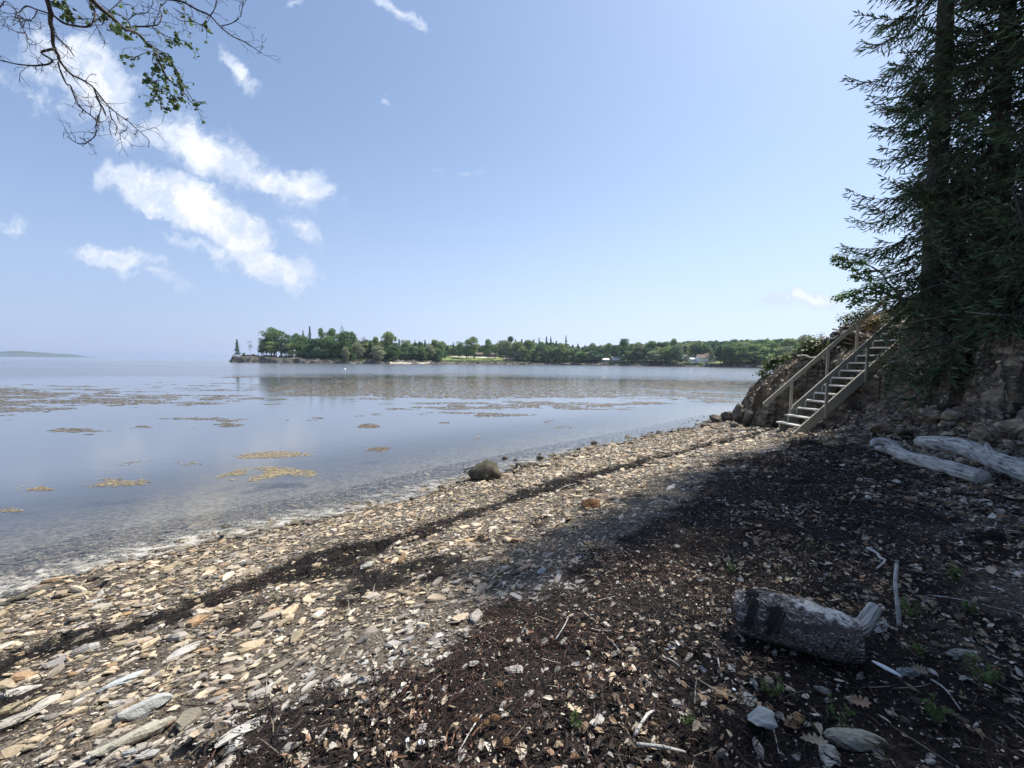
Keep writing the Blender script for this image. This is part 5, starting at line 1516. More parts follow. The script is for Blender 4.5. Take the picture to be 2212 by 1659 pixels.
def lay(pts):
    """wide-view pixels with heights above the ground -> world points"""
    out = []
    for (x, y, h) in pts:
        G = ground(x, y); out.append((G[0], G[1], G[2] + h))
    return out


# bark covered log in the foreground
A_ = ground(1628, 1400); B_ = ground(1885, 1462)
p0 = np.array([A_[0] - .02, A_[1] + .13, A_[2] + .12]); p1 = np.array([B_[0] + .02, B_[1] + .09, B_[2] + .12])
e = empty('bark_log', tuple((p0 + p1) / 2 - np.array([0, 0, .1])), 0, 'thick grey log with scaly bark lying in the foreground litter', 'log')
org = np.array(e.location)
pts = [p0 + (p1 - p0) * q + np.array([0, 0, .012 * math.sin(q * 5)]) for q in (0, .12, .3, .5, .7, .88, 1.0)]
o, _ = wood('trunk_section', pts, [.115, .128, .135, .136, .132, .12, .1], 'logbark', 28, 4, .16, e, 9, org, bare=lambda t: np.interp(t, [0, 1, 2, 4, 6], [-.3, -.42, -.34, -.2, -.26]))
# snapped branch stub at its right end
dirx = np.array([.16, .2, .07])
s0 = p1 + np.array([-.05, .05, .01])
stub = [s0 + np.array([.0, -.02, -.0]), s0 + np.array([.085, -.0, .025]), s0 + np.array([.15, .03, .06]), s0 + np.array([.21, .06, .1])]
wood('branch_stub', stub, [.042, .039, .035, .033], 'driftwood', 12, 9, .1, e, 5, org)
# dark weed wrapped over it
st_ = np.random.default_rng(4); ws_ = []
for q in (.1, .1, .28, .28, .3):
    c0 = p0 + (p1 - p0) * q
    for _ in range(34):
        a0 = st_.uniform(-.3, 3.0); a1 = a0 + st_.uniform(.4, 1.2); dx = st_.normal(0, .014)
        ws_.append((c0, a0, a1, dx))
mb = MB(); ax_ = (p1 - p0) / np.linalg.norm(p1 - p0); sd_ = np.cross(ax_, (0, 0, 1)); sd_ /= np.linalg.norm(sd_)
for c0, a0, a1, dx in ws_:
    mb.tube([c0 + ax_ * (dx + .01 * k) + math.cos(a) * sd_ * .14 + np.array([0, 0, math.sin(a) * .14]) for k, a in enumerate(np.linspace(a0, a1, 5))], .0045, 4, False)
o = mb.build('seaweed_wrapping', MT['weed'], e, colors=np.full((sum(len(v) for v in mb.v), 3), .012)); o.data.vertices.foreach_get
for v in o.data.vertices: v.co -= Vector(org)

# upright bleached stick, with its foot in the stones
def pxpts(lst):
    """(x, y, distance ahead) triples"""
    return [aty(a, b, c) for a, b, c in lst]


G = ground(1943, 1360)
base = np.array(G)
d0 = G[1]
pts = [base + np.array([0, 0, -.03]), aty(1941, 1330, d0 + .02), aty(1937, 1290, d0 + .04), aty(1934, 1255, d0 + .08), aty(1938, 1217, d0 + .12), aty(1939, 1213, d0 + .12)]
o, og = wood('upright_stick', pts, [.012, .0115, .011, .0105, .01, .008], 'palewood', 8, 3, .12, None, 5)
o.location = og; tag(o, 'bleached stick standing almost upright behind the bark log', 'stick')
o, og = wood('crooked_stick', lay([(1872, 1192, .03), (1893, 1208, .05), (1900, 1218, .05), (1911, 1229, .05), (1893, 1237, .03)]), [.012, .011, .011, .01, .007], 'palewood', 8, 5, .15, None, 4)
o.location = og; tag(o, 'crooked pale hook shaped stick beyond the upright one', 'stick')
# two driftwood trunks at the right
q1 = lay([(1893, 975, .05), (1925, 985, .11), (1962, 1003, .11), (2010, 1016, .1), (2070, 1034, .1), (2122, 1048, .09)])
e = empty('forked_driftwood', tuple(q1[2] - np.array([0, 0, .1])), 0, 'shorter grey driftwood trunk with a knobbly forked end', 'driftwood')
og = np.array(e.location)
wood('trunk', q1, [.04, .1, .094, .1, .1, .085], 'driftwood', 20, 7, .2, e, 8, og)
g_ = q1[1]
wood('fork', [g_ + np.array([.12, -.02, .02]), g_ + np.array([.04, .14, .1]), g_ + np.array([-.1, .2, .1]), g_ + np.array([-.2, .16, .03])], [.08, .085, .07, .03], 'driftwood', 14, 8, .3, e, 5, og)
q2 = lay([(1985, 968, .13), (2030, 978, .15), (2085, 990, .15), (2140, 1012, .13), (2200, 1035, .12), (2300, 1075, .12), (2400, 1110, .1)])
e = empty('thick_driftwood', tuple(q2[2] - np.array([0, 0, .15])), 0, 'longer thicker driftwood trunk running out of the right edge', 'driftwood')
og = np.array(e.location)
wood('trunk', q2, [.09, .135, .135, .12, .14, .135, .12], 'driftwood', 22, 17, .2, e, 8, og)
g_ = q2[3]
wood('branch_knob', [g_ + np.array([0, 0, .04]), g_ + np.array([.05, .1, .16]), g_ + np.array([.08, .14, .2])], [.06, .035, .012], 'driftwood', 10, 18, .25, e, 4, og)

# stick behind the boulder
Pq = atz(1025, 1008, .12); P2 = atz(1003, 1013, .03)
o, og = wood('floating_stick', [Pq + np.array([.15, .1, .05]), Pq, P2], [.035, .034, .03], 'palewood', 9, 3, .1, None, 5)
o.location = og; tag(o, 'short sawn stick poking out behind the boulder', 'stick')
TW = [((1402, 1092), (1428, 1087), (1470, 1097), .008, 'thin forked twig on the dark tide line above the rusty rock'), ((1200, 1066), (1220, 1056), (1245, 1048), .009, 'straight pale stick lying on the dark tide line'),
      ((1370, 1600), (1395, 1570), (1412, 1548), .0075, 'thick pale twig near the bottom, second from the left'), ((1375, 1630), (1430, 1636), (1480, 1640), .0075, 'pale crooked twig along the bottom edge below the bark log'), 
      ((1200, 1390), (1218, 1365), (1228, 1343), .004, 'thin bent twig in the sunlit patch of wrack'), ((1425, 1428), (1450, 1442), (1468, 1454), .004, 'straight twig in the shade below the sunlit patch'), ((1320, 1395), (1332, 1412), (1340, 1425), .004, 'short pale twig at the edge of the sunlit patch'),
      ((1655, 1568), (1670, 1600), (1682, 1640), .004, 'thin pale twig among the blue grey stones'), ((2000, 1293), (2050, 1305), (2110, 1312), .004, 'long thin twig at the right, beyond the upright stick'),
      ((1550, 1432), (1552, 1450), (1553, 1470), .005, 'short white twig left of the bark log'), ((1500, 1530), (1502, 1500), (1506, 1480), .003, 'slender twig left of the tuft of grass'), ((1040, 1560), (1020, 1590), (990, 1640), .004, 'long twig lying towards the bottom left of the wrack'),
      ((1080, 1230), (1065, 1250), (1050, 1262), .003, 'dark twig in the pale shingle by the shadow'), ((2010, 1480), (2040, 1510), (2075, 1550), .004, 'pale straw running down right of the razor shell'), ((1780, 1420), (1822, 1424), (1850, 1412), .003, 'curved straw against the bark log')]
for i, (a, b_, c_, rd, lb) in enumerate(TW[:14]):
    L3 = lay([(a[0], a[1], .02), (b_[0], b_[1], .035), (c_[0], c_[1], .025)])
    o, og = wood('twig', L3, [rd, rd * .9, rd * .6], 'palewood', 6, 30 + i, .2, None, 4)
    o.location = og; tag(o, lb, 'twig', 'twigs on the beach')

# shells
def shell(x, y, L_, asp, yaw, label, name='clam_shell', th=.25, rz=0.0):
    G = ground(x, y); n = 14; V = []
    for i in range(6):
        f = i / 5; 
        for j in range(n):
            an = 2 * PI * j / n
            V.append((math.cos(an) * L_ * .5 * math.sin(f * PI / 2 + .001) , math.sin(an) * L_ * .5 * asp * math.sin(f * PI / 2 + .001), L_ * asp * th * math.cos(f * PI / 2)))
    F = [(i * n + j, i * n + (j + 1) % n, (i + 1) * n + (j + 1) % n, (i + 1) * n + j) for i in range(5) for j in range(n)]
    o = mk(name, np.array(V), [np.array(F)], MT['shell'], smooth=True)
    o.location = (G[0], G[1], G[2] + .035); o.rotation_euler = (.25 + rz, .15, yaw)
    tag(o, label, 'shell', None if name == 'razor_shell' else 'white shells in the litter')
    return o


o = shell(1913, 1473, .115, .2, -.82, 'white razor shell lying at the right end of the bark log', 'razor_shell', .35); o.location.z += .03
for i, (x, y, L_, a_, yw, lb) in enumerate([(910, 1620, .032, .75, .3, 'rounded white shell near the bottom left of the black wrack'), (880, 1618, .026, .55, 1.4, 'narrow white shell beside the rounded one'), (1590, 1490, .016, .7, .4, 'small white shell below the bark log'),
                                          (1465, 1420, .022, .6, 1, 'white curled shell in the shade right of the wrack'), (1478, 1355, .018, .6, .3, 'small white shell farther up the shaded wrack'), (1585, 1506, .02, .7, .3, 'tiny white shell near the rust coloured stone'), (1830, 1475, .016, .7, 1, 'tiny shell under the bark log')][:6]):
    shell(x, y, L_, a_, yw, lb)

# spruce cones in the sunlit litter
def cone(x, y, label, s=1.0, yaw=0.0):
    G = ground(x, y); V = []; F = []; n = 9; m_ = 12
    for i in range(m_):
        f = i / (m_ - 1); rr = (.011 * math.sin(PI * (.12 + .85 * f)) ** .7 + (.0022 if i % 2 else 0)) * s
        for j in range(n):
            an = 2 * PI * (j + .5 * (i % 2)) / n; k = 1 + (.16 if (i + j) % 2 else -.1)
            V.append(((f - .5) * .042 * s, math.cos(an) * rr * k, math.sin(an) * rr * k))
    F = [(i * n + j, i * n + (j + 1) % n, (i + 1) * n + (j + 1) % n, (i + 1) * n + j) for i in range(m_ - 1) for j in range(n)]
    o = mk('spruce_cone', np.array(V), [np.array(F), np.array([list(range(n)), list(range((m_ - 1) * n, m_ * n))])], MT['cone'])
    o.location = (G[0], G[1], G[2] + .035); o.rotation_euler = (0, .2, yaw)
    tag(o, label, 'cone', 'spruce cones in the litter')


cone(1027, 1577, 'leftmost spruce cone of the row of three in the sunlit litter', 1.0, .4)
cone(1051, 1577, 'middle spruce cone of the row of three', .9, 1.2)
cone(1071, 1573, 'right spruce cone of the row of three, lying lengthwise', 1.1, .1)
cone(1094, 1626, 'reddish spruce cone standing apart near the bottom edge', 1.2, 1.4)
cone(1080, 1496, 'spruce cone lying in the shade above the row of three', 1.1, 1.5)

# distinct dead leaves
OAK = [(-.5, 0), (-.36, .07), (-.3, .22), (-.22, .1), (-.1, .3), (-.02, .13), (.1, .32), (.18, .14), (.3, .25), (.36, .1), (.5, .02)]
def oak(x, y, L_, yaw, tone, label, curl=.3):
    G = ground(x, y); r = np.random.default_rng(int(x + y))
    outl = OAK + [(a, -b * r.uniform(.8, 1.2)) for a, b in OAK[1:-1][::-1]]
    V = [(a * L_, b * L_ * 1.1, L_ * (curl * a * a + .35 * abs(b) + r.normal(0, .02))) for a, b in outl]
    mid = [(a * L_, 0, L_ * curl * a * a) for a, _ in OAK[1:-1]]
    n = len(outl); k = len(OAK); V += mid; F = []
    for i in range(k - 1):
        m0 = 0 if i == 0 else n + i - 1; m1 = k - 1 if i == k - 2 else n + i
        u0, u1 = i, i + 1
        l0 = (n - i) % n; l1 = n - i - 1 if i < k - 2 else k - 1
        F.append([q for q in dict.fromkeys((m0, m1, u1, u0))]); F.append([q for q in dict.fromkeys((m0, l0, l1, m1))])
    F3 = np.array([f for f in F if len(f) == 3]).reshape(-1, 3); F4 = np.array([f for f in F if len(f) == 4])
    o = mk('dead_leaf', np.array(V), [F3, F4], MT['leaf'], colors=np.tile(np.array(tone), (len(V), 1)))
    o.location = (G[0], G[1], G[2] + .04); o.rotation_euler = (r.normal(0, .25), r.normal(-.15, .2), yaw)
    tag(o, label, 'leaf', 'distinct dead leaves')


for a in [(1240, 1555, .095, -1.0, (.55, .46, .33), 'large sunlit oak leaf standing out in the black wrack'), (1758, 1625, .1, -.4, (.3, .25, .18), 'big lobed oak leaf at the bottom edge among the grey stones'),
          (1100, 1400, .055, .6, (.5, .45, .38), 'white edged leaf left in the sunlit patch'), (1145, 1380, .06, -.3, (.28, .16, .1), 'reddish brown leaf at the shadow end of the sunlit patch'), (960, 1535, .05, 1.2, (.52, .44, .33), 'pale folded leaf above the two shells'),
          (1290, 1270, .06, .3, (.4, .34, .25), 'tan leaf on the shaded wrack edge'), (1855, 1540, .09, -.6, (.33, .22, .15), 'long reddish leaf right of the grey green ridged rock'), (1560, 1260, .05, .2, (.42, .38, .3), 'pale leaf above the bark log at left'),
          (1700, 1265, .05, .7, (.48, .42, .28), 'yellowish leaf behind the bark log'), (1340, 1395, .045, .2, (.45, .42, .36), 'grey leaf curled in deep shade'), (165, 1423, .06, .4, (.55, .38, .3), 'pinkish leaf lying on the dark tide line at left'),
          (1125, 1640, .06, .5, (.5, .43, .33), 'cream leaf beside the reddish cone'), (2140, 1245, .09, .9, (.5, .4, .3), 'pale leaf lit by the sun near the right edge'), (1985, 1465, .07, -.5, (.3, .25, .18), 'dull leaf right of the razor shell')]:
    oak(*a)

# small green plants in the gravel
def sprig(x, y, h, n, seed, label, name='seedling'):
    G = ground(x, y); r = np.random.default_rng(seed)
    e = empty(name, tuple(G), 0, label, 'plant', 'small green plants in the gravel')
    mb = MB(); C = []; 
    for i in range(n):
        an = r.uniform(0, 6.28); l = h * r.uniform(.5, 1); tip = np.array([math.cos(an) * l * .5, math.sin(an) * l * .5, l])
        mb.tube([(0, 0, -.01), tip * .5 + np.array([0, 0, l * .1]), tip], [.0016, .0013, .0008], 4)
        for q in (.35, .5, .65, .8, .92, 1.0):
            for _ in range(2): C.append(tip * q + r.normal(0, h * .07, 3))
    mb.build('stem', MT['twig'], e)
    C = np.array(C) + G
    o = leaves('foliage', C, r.uniform(.14, .32, len(C)) * h, np.array([[.09, .15, .04]]) * r.uniform(.7, 1.5, (len(C), 1)), seed, 'greenleaf', .8, .2, .45, loc=tuple(G), nrm=np.tile([0, 0, 1.0], (len(C), 1)))
    o.parent = e; o.location = (0, 0, 0)


SP = [(2060, 1262, .14, 7, 'bright green leafy seedling near the right edge'), (1808, 1560, .09, 5, 'small seedling growing beside the rust striped stones'), (1665, 1510, .09, 6, 'feathery green seedling below the left half of the bark log'), (1830, 1588, .07, 4, 'tiny seedling by the grey green ridged rock'),
      (1690, 1490, .07, 4, 'little seedling touching the foot of the bark log'), (1960, 1340, .12, 6, 'green sprig around the base of the upright stick'), (2100, 1330, .1, 6, 'dull green sprig at right below the bright seedling'), (1580, 1240, .1, 5, 'green sprig above the left end of the bark log'), 
      (1600, 1330, .05, 4, 'small leafy sprig at the left end of the bark log'), (1990, 1420, .09, 6, 'sprig in the stony ground right of the stub'), (1245, 1580, .06, 8, 'small tuft of green grass in the sunlit litter'), (2020, 1560, .11, 7, 'dark green sprig at the bottom right'),
      (1480, 1600, .06, 4, 'thin sprig at the bottom edge under the bark log'), (2120, 1480, .12, 7, 'sprig farthest to the lower right'), (1745, 1185, .07, 4, 'tiny sprig on the shaded wrack beyond the log')]
for i, a in enumerate(SP): sprig(a[0], a[1], a[2], a[3], 300 + i, a[4])

# ------------------------------------------------------------------ wooden stairs
TH = R(7.03); dv_ = np.array([math.cos(TH), math.sin(TH), 0]); nv_ = np.array([-math.sin(TH), math.cos(TH), 0]); zv = np.array([0, 0, 1.0])
S0 = np.array([6.59 * 1.1, 9.387 * 1.1, 2.2 - 1.65 * 1.1]); RUN, RISE, WID = .2295 * 1.1, .19 * 1.1, .6245 * 1.1
def SPt(k, wv_=0.0, hz_=0.0, a=0.0): return S0 + dv_ * (RUN * k + a) + nv_ * wv_ + zv * (RISE * k + hz_)


st = empty('wooden_stairs', tuple(S0), 0, 'weathered wooden stairs with handrails climbing the rocky bluff', 'stairs')
def stp(mb, name, mat='lumber'):
    V = np.concatenate(mb.v); o = mk(name, V - S0, [np.array(f) for f in mb.f.values()], MT[mat], st)
    bv = o.modifiers.new('bevel', 'BEVEL'); bv.width = .004; bv.segments = 1
    return o


NS = 15
for k in range(1, NS):
    mb = MB(); jj = np.random.default_rng(k).normal(0, .004, 2)
    c = SPt(k, 0, -.02, .12)
    mb.prism([c - dv_ * .14 - nv_ * .02 + zv * jj[0], c + dv_ * .13 - nv_ * .02 + zv * jj[0], c + dv_ * .13 + nv_ * (WID + .03) + zv * jj[1], c - dv_ * .14 + nv_ * (WID + .03) + zv * jj[1]], zv, .038)
    stp(mb, 'tread', 'tread')
for wv_ in (.03, WID - .07):                                        # sawtooth stringers
    poly = [SPt(0, wv_, -.14, .02)]
    for k in range(0, NS):
        poly += [SPt(k, wv_, -.022, .02), SPt(k, wv_, -.022, .02 + RUN)]
    poly = poly[:-1]
    poly += [SPt(NS - 1, wv_, -.30, .02 + RUN * .9), SPt(0, wv_, -.24, .2)]
    mb = MB(); mb.prism(poly, nv_, .045); stp(mb, 'sawtooth_stringer')
for wv_, k0 in ((-.068, -.35), (WID + .036, 2.6)):
    mb = MB()
    mb.prism([SPt(k0, wv_, -.02), SPt(NS, wv_, -.02), SPt(NS, wv_, -.35), SPt(k0 + .45, wv_, -.35), SPt(k0, wv_, -.16)] if wv_ < 0 else [SPt(k0, wv_, .0), SPt(NS, wv_, .0), SPt(NS, wv_, -.28), SPt(k0, wv_, -.28)], nv_, .045)
    stp(mb, 'side_board')
for wv_, ks in ((-.112, (3.75, 8.25, 12.8)), (WID + .085, (2.9, 7.2, 10.75, 14))):
    for k in ks:
        mb = MB(); p_b = SPt(k, wv_ + .02, -.36 if wv_ < 0 else -.3); p_t = SPt(k, wv_ + .02, .765)
        mb.box(p_b, p_t, .075, .04, tuple(nv_)); stp(mb, 'post')
for wv_, k0 in ((-.155, -.1), (WID + .128, -.25)):
    mb = MB(); mb.box(SPt(k0, wv_ + .02, .73), SPt(15, wv_ + .02, .73), .04, .115); stp(mb, 'handrail')
# loose board on the rocks
a_ = ground(1815, 872)
mb = MB(); q_ = np.array([a_[0], a_[1], a_[2] + .05]); mb.box(q_, q_ + np.array([.95, .25, .3]), .22, .04)
o = mk('loose_board', np.concatenate(mb.v) - q_, [np.array(f) for f in mb.f.values()], MT['lumber']); o.location = q_
tag(o, 'grey loose board lying on the dark rocks right of the stairs', 'board')


# ------------------------------------------------------------------ spruces on the bluff
def spruce(seed, H, rad, base, dens=1.0, droop=.25, lat=.085, dead=True):
    """(trunk MB, limbs MB, foliage V, F, C)"""
    r = np.random.default_rng(seed)
    tr = MB(); lean = r.normal(0, .02, 2)
    zt = np.linspace(-.4, H, 14)
    tr.tube([(lean[0] * z + .03 * math.sin(z * 1.1 + seed), lean[1] * z, z) for z in zt], [.0125 * H * (1 - z / H) ** .75 + .012 for z in np.maximum(zt, 0)], 9)
    lb = MB(); TP = []; TD = []; TL = []; TT = []
    z = base
    while z < H * .98:
        f = (z - base) / (H - base)
        rl = (rad * (1 - f) ** .75 * (.65 + .35 * min(1, f * 5)) if seed != 1 else rad * 1.12 * (1 - f) ** .6 * min(1, .5 + f * 1.25) * (1 - .25 * math.exp(-((f - .27) / .07) ** 2))) + .12
        nb = int(r.integers(3, 6) * dens) + (1 if H < 6 else 2)
        for b in range(nb):
            an = r.uniform(0, 2 * PI); L = rl * r.uniform(.55, 1.18); zb_ = z + r.normal(0, .035)
            L *= .45 + .98 * float(fbm(np.array([z * .55 + seed]), np.array([math.cos(an) * 1.3 + 3]), 3, seed)[0])
            if r.random() < .12: L *= .5
            dr = droop * r.uniform(.5, 1.5); el = R(12) * (1 - f) * -1 + f * R(35)
            P = []; ns = 7
            for i in range(ns):
                t = i / (ns - 1)
                P.append(np.array([math.cos(an + .15 * math.sin(3 * t + seed)) * L * t, math.sin(an + .15 * math.sin(3 * t + seed)) * L * t,
                                   zb_ + L * (math.tan(el) * t - dr * math.sin(t * PI * .8) * .9 + .12 * t * t)]))
            P = np.array(P); P[:, 0] += lean[0] * z; P[:, 1] += lean[1] * z
            lb.tube(P, np.linspace(.010 * L + .006, .003, ns), 4, False)
            m_ = int(L / lat)
            for i in range(m_):
                t = (i + r.random()) / m_
                if t < .16 + .1 * r.random(): continue
                k = min(int(t * (ns - 1)), ns - 2); q = P[k] + (P[k + 1] - P[k]) * (t * (ns - 1) - k)
                d = P[k + 1] - P[k]; d /= np.linalg.norm(d)
                side = np.cross(d, (0, 0, 1)); side /= np.linalg.norm(side) + 1e-9
                for sg in (-1, 1):
                    ll = (.14 + .3 * L * (1 - t) ** .8 * r.uniform(.5, 1.1)) * min(1, .4 + rl)
                    dd = d * .75 + side * sg * r.uniform(.6, 1) + np.array([0, 0, r.uniform(-.45, .05) - droop * .6]); dd /= np.linalg.norm(dd)
                    nt = max(1, int(ll / .08))
                    tn = r.uniform(.7, 1.25)
                    for u in range(nt + 1):
                        TP.append(q + dd * ll * u / (nt + .5) + np.array([0, 0, -.25 * droop * (u / (nt + 1)) ** 2])); TD.append(dd + r.normal(0, .28, 3)); TL.append(r.uniform(.1, .19)); TT.append(tn * (1.25 if u == nt else .95))
            # tip
            TP.append(P[-1]); TD.append(P[-1] - P[-2]); TL.append(.16); TT.append(1.3)
        z += r.uniform(.16, .3) if H < 6 else r.uniform(.3, .48)
    TP = np.array(TP); TD = np.array(TD); TD /= np.linalg.norm(TD, axis=1)[:, None]; TL = np.array(TL); TT = np.array(TT)
    n = len(TP)
    V = []; 
    w0 = np.cross(TD, r.normal(size=(n, 3)) + np.array([0, 0, 1.2])); w0 /= np.linalg.norm(w0, axis=1)[:, None]
    w1 = np.cross(TD, w0)
    for wd in (w0, w1):
        wdt = (TL * .1)[:, None]
        V.append(np.stack([TP - TD * TL[:, None] * .15, TP + wd * wdt + TD * TL[:, None] * .3, TP + TD * TL[:, None], TP - wd * wdt + TD * TL[:, None] * .42], 1))
    V = np.concatenate(V).reshape(-1, 3); F = np.arange(len(V)).reshape(-1, 4)
    C = np.repeat(np.tile(TT * r.uniform(.75, 1.3, n), 2), 4)[:, None] * np.array([[.09, .14, .075]])
    old = r.random(n) < .09
    C = np.where(np.repeat(np.tile(old, 2), 4)[:, None], np.array([[.09, .055, .03]]), C)
    # bare dead twigs inside the lower crown
    if dead:
        for i in range(26):
            an = r.uniform(0, 6.28); zz = r.uniform(base * .3, base + (H - base) * .45); L = r.uniform(.5, rad * .9)
            lb.tube([(0, 0, zz), (math.cos(an) * L * .5, math.sin(an) * L * .5, zz + .02), (math.cos(an + .15) * L, math.sin(an + .15) * L, zz - .12 * L + r.normal(0, .1))], [.011, .007, .002], 4, False)
    return tr, lb, V, F, C


SPR = {}
for key, args in {'tall': (1, 17.5, 2.0, 1.2, 1.45, .42, .08), 'full': (7, 16.0, 3.3, .8, 1.5, .36, .09), 'tall2': (2, 13.5, 2.35, 1.0, 1.05, .42, .1), 'mid': (3, 9.0, 2.2, .5, 1.0, .4, .095), 'low': (4, 4.6, 2.0, .05, 1.15, .5), 'low2': (5, 3.4, 1.7, .0, 1.15, .6)}.items():
    tr, lb, V, F, C = spruce(*args)
    a = mk('trunk', np.concatenate(tr.v), [np.array(f) for f in tr.f.values()], MT['bark'], smooth=True, link=False).data
    b_ = mk('limbs', np.concatenate(lb.v), [np.array(f) for f in lb.f.values()], MT['bark'], link=False).data
    c = mk('foliage', V, [F], MT['needles'], colors=C, link=False).data
    SPR[key] = (a, b_, c)


def plant(kind, x, y, rz, label, s=1.0, dz=0.0, tilt=(0, 0), name='spruce_tree'):
    z = hz(x, y) + dz
    e = empty(name, (x, y, z), rz, label, 'spruce' if 'spruce' in name else 'tree', 'spruces on the bluff')
    e.rotation_euler = (tilt[0], tilt[1], rz); e.scale = (s, s, s)
    for nm, me in zip(('trunk', 'limbs', 'foliage'), SPR[kind]):
        o = bpy.data.objects.new(nm, me); col.objects.link(o); o.parent = e
    return e


plant('tall', 10.3, 9.9, .4, 'tall dark spruce at the left edge of the bluff grove, nearest the stairs', .98, -.3)
plant('tall2', 10.75, 9.15, 1.7, 'tall spruce behind and right of the edge spruce, its trunk showing at mid height', 1.05)
plant('full', 11.5, 8.2, 1.1, 'broad spruce filling the right of the grove', 1.0)
plant('full', 11.3, 6.6, 2.2, 'tall spruce cut by the right edge of the picture', 1.0)
plant('low', 10.1, 9.35, .3, 'low drooping spruce hanging over the bluff foot beside the stairs', .95, -.35, (.1, -.1))
plant('low2', 9.6, 8.6, 2.0, 'smallest spruce, its boughs drooping to the ledge', 1.0, -.2, (.1, -.15))
plant('low', 10.2, 7.9, 3.9, 'low spruce in the middle of the bluff foot, right of the smallest one', 1.0, -.4, (.05, -.1))
plant('low2', 9.7, 7.1, 5.1, 'low spruce at the foot of the bluff near the right edge', .95, -.2, (0, -.2))
plant('low', 11.3, 9.9, 4.4, 'young spruce between the stair top and the tall trunks', .85, -.1)
plant('mid', 10.6, 5.0, 4.2, 'spruce outside the right edge whose boughs reach into the picture', 1.15)
plant('tall', 11.6, 3.6, .9, 'tall spruce standing beyond the right edge of the picture', .95)
plant('tall2', 13.8, 5.4, 3.3, 'second tall spruce beyond the right edge, farther up the bluff', 1.05)
plant('tall2', 11.2, .8, 5.3, 'spruce beside the viewer shading the lower right ground', .9)
for i, (x_, y_, k_2, s_) in enumerate([(8.2, -3.2, 'tall2', 1.0), (5.0, -4.2, 'tall', 1.0), (2.2, -5.0, 'tall2', .95), (-1.0, -5.6, 'mid', 1.2), (9.2, -.8, 'mid', 1.2), (3.6, -4.9, 'mid', 1.0)]):  # spruces out of view, added to keep sky light off the shaded ground
    plant(k_2, x_, y_, i * 1.3, ['spruce farthest behind the viewer to the right', 'tall spruce right behind the viewer', 'spruce directly behind the viewer', 'spruce behind the viewer towards the water', 'spruce at the bluff foot right of the viewer', 'bushy spruce closest behind the viewer', 'bushy spruce behind the right shoulder'][i], s_)

# dead and leaning limbs crossing the grove
for i, (lst, rd, mt_, lb) in enumerate([
    ([(2260, 515, 8.2), (2190, 548, 8.3), (2130, 572, 8.5), (2060, 605, 8.7), (1990, 628, 8.9)], [.07, .055, .045, .03, .015], 'bark', 'dark leaning dead limb crossing in from the right edge'),
    ([(2260, 690, 7.4), (2190, 682, 7.5), (2130, 678, 7.6), (2085, 673, 7.7)], [.02, .016, .012, .006], 'palewood', 'thin pale dead branch pointing left in the dark grove'),
    ([(2100, 662, 8.6), (2050, 680, 8.5), (2000, 690, 8.6), (1960, 697, 8.7)], [.018, .014, .01, .005], 'twig', 'drooping thin branch above the stair top'),
    ([(2230, 590, 7.6), (2180, 597, 7.7), (2140, 601, 7.9)], [.018, .013, .006], 'twig', 'short grey branch near the right edge above the pale one')]):
    o, og = wood('dead_limb', pxpts(lst), rd, mt_, 8, 60 + i, .15, None, 4)
    o.location = og; tag(o, lb, 'dead limb')


# ------------------------------------------------------------------ shrubs, roots and grass on the bluff
def leafy(name, limbs, leafpts, spread, n, size, tone, seed, label, cat, wr=.012, mat='twig', group=None, origin=None):
    r = np.random.default_rng(seed); og = np.array(limbs[0][0] if origin is None else origin)
    e = empty(name, tuple(og), 0, label, cat, group)
    mb = MB()
    for L in limbs: mb.tube([np.array(p) - og for p in L], np.linspace(wr, wr * .3, len(L)), 5, False)
    mb.build('branch', MT[mat], e)
    C = []
    for p in leafpts:
        sp_ = spread * (p[3] if len(p) > 3 else 1)
        C.append(np.array(p[:3]) + r.normal(0, 1, (n, 3)) * np.array([sp_, sp_, sp_ * .6]))
    C = np.concatenate(C)
    o = leaves('foliage', C, r.uniform(.7, 1.3, len(C)) * size, np.array([tone]) * r.uniform(.6, 1.4, (len(C), 1)), seed, 'greenleaf', .7, .15, .75, loc=tuple(og), nrm=np.tile([0.0, 0, 1], (len(C), 1)))
    o.parent = e; o.location = (0, 0, 0)
    return e


def Z3(x, y): return ((2400 + x / 9.218) * .7373, (720 + y / 9.218) * .7373)     # from a close view of the maple


D_ = 9.9
def m3(lst, d=D_): return [aty(*Z3(a, b), d) for a, b in lst]


lims = [m3([(2300, 1500), (2000, 1150), (1830, 1000), (1730, 790), (1600, 680), (1400, 560), (1250, 500), (1000, 450), (700, 450), (420, 300)]),
        m3([(1600, 680), (1350, 680), (1150, 700), (950, 850)]), m3([(2300, 1500), (1700, 1250), (1300, 1150), (950, 1350), (500, 1430)]), m3([(1700, 1250), (1300, 1300), (1100, 1500), (900, 1600)])]
lp = [tuple(p) + (s_,) for p, s_ in zip(m3([(430, 290), (420, 430), (560, 340), (650, 360), (740, 500), (850, 450), (900, 520), (1000, 430), (1150, 440), (1200, 470), (700, 570), (530, 500)]), [1.0, .9, .8, .9, 1.1, 1.1, 1.1, .9, .8, .6, .8, .6])]
lp += [tuple(p) + (.8,) for p in m3([(950, 650), (950, 800), (1250, 640), (1220, 750), (1380, 720), (1080, 870), (1350, 880), (1700, 680), (900, 860)])]
lp += [tuple(p) + (1.1,) for p in m3([(1500, 1010), (1350, 1080), (1600, 1100), (1750, 1050), (1100, 1190), (900, 1250), (1250, 1250), (1450, 1250), (1050, 1400), (950, 1480), (1150, 1420), (1350, 1450), (480, 1400), (600, 1400), (850, 1330), (700, 1320), (1650, 1300), (1850, 1200), (880, 1580), (1050, 1540), (1550, 1500), (1900, 1400)])]
leafy('maple_sapling', lims, lp, .065, 40, .06, (.12, .21, .05), 71, 'leafy maple sapling leaning out over the stair rail', 'maple', .03)
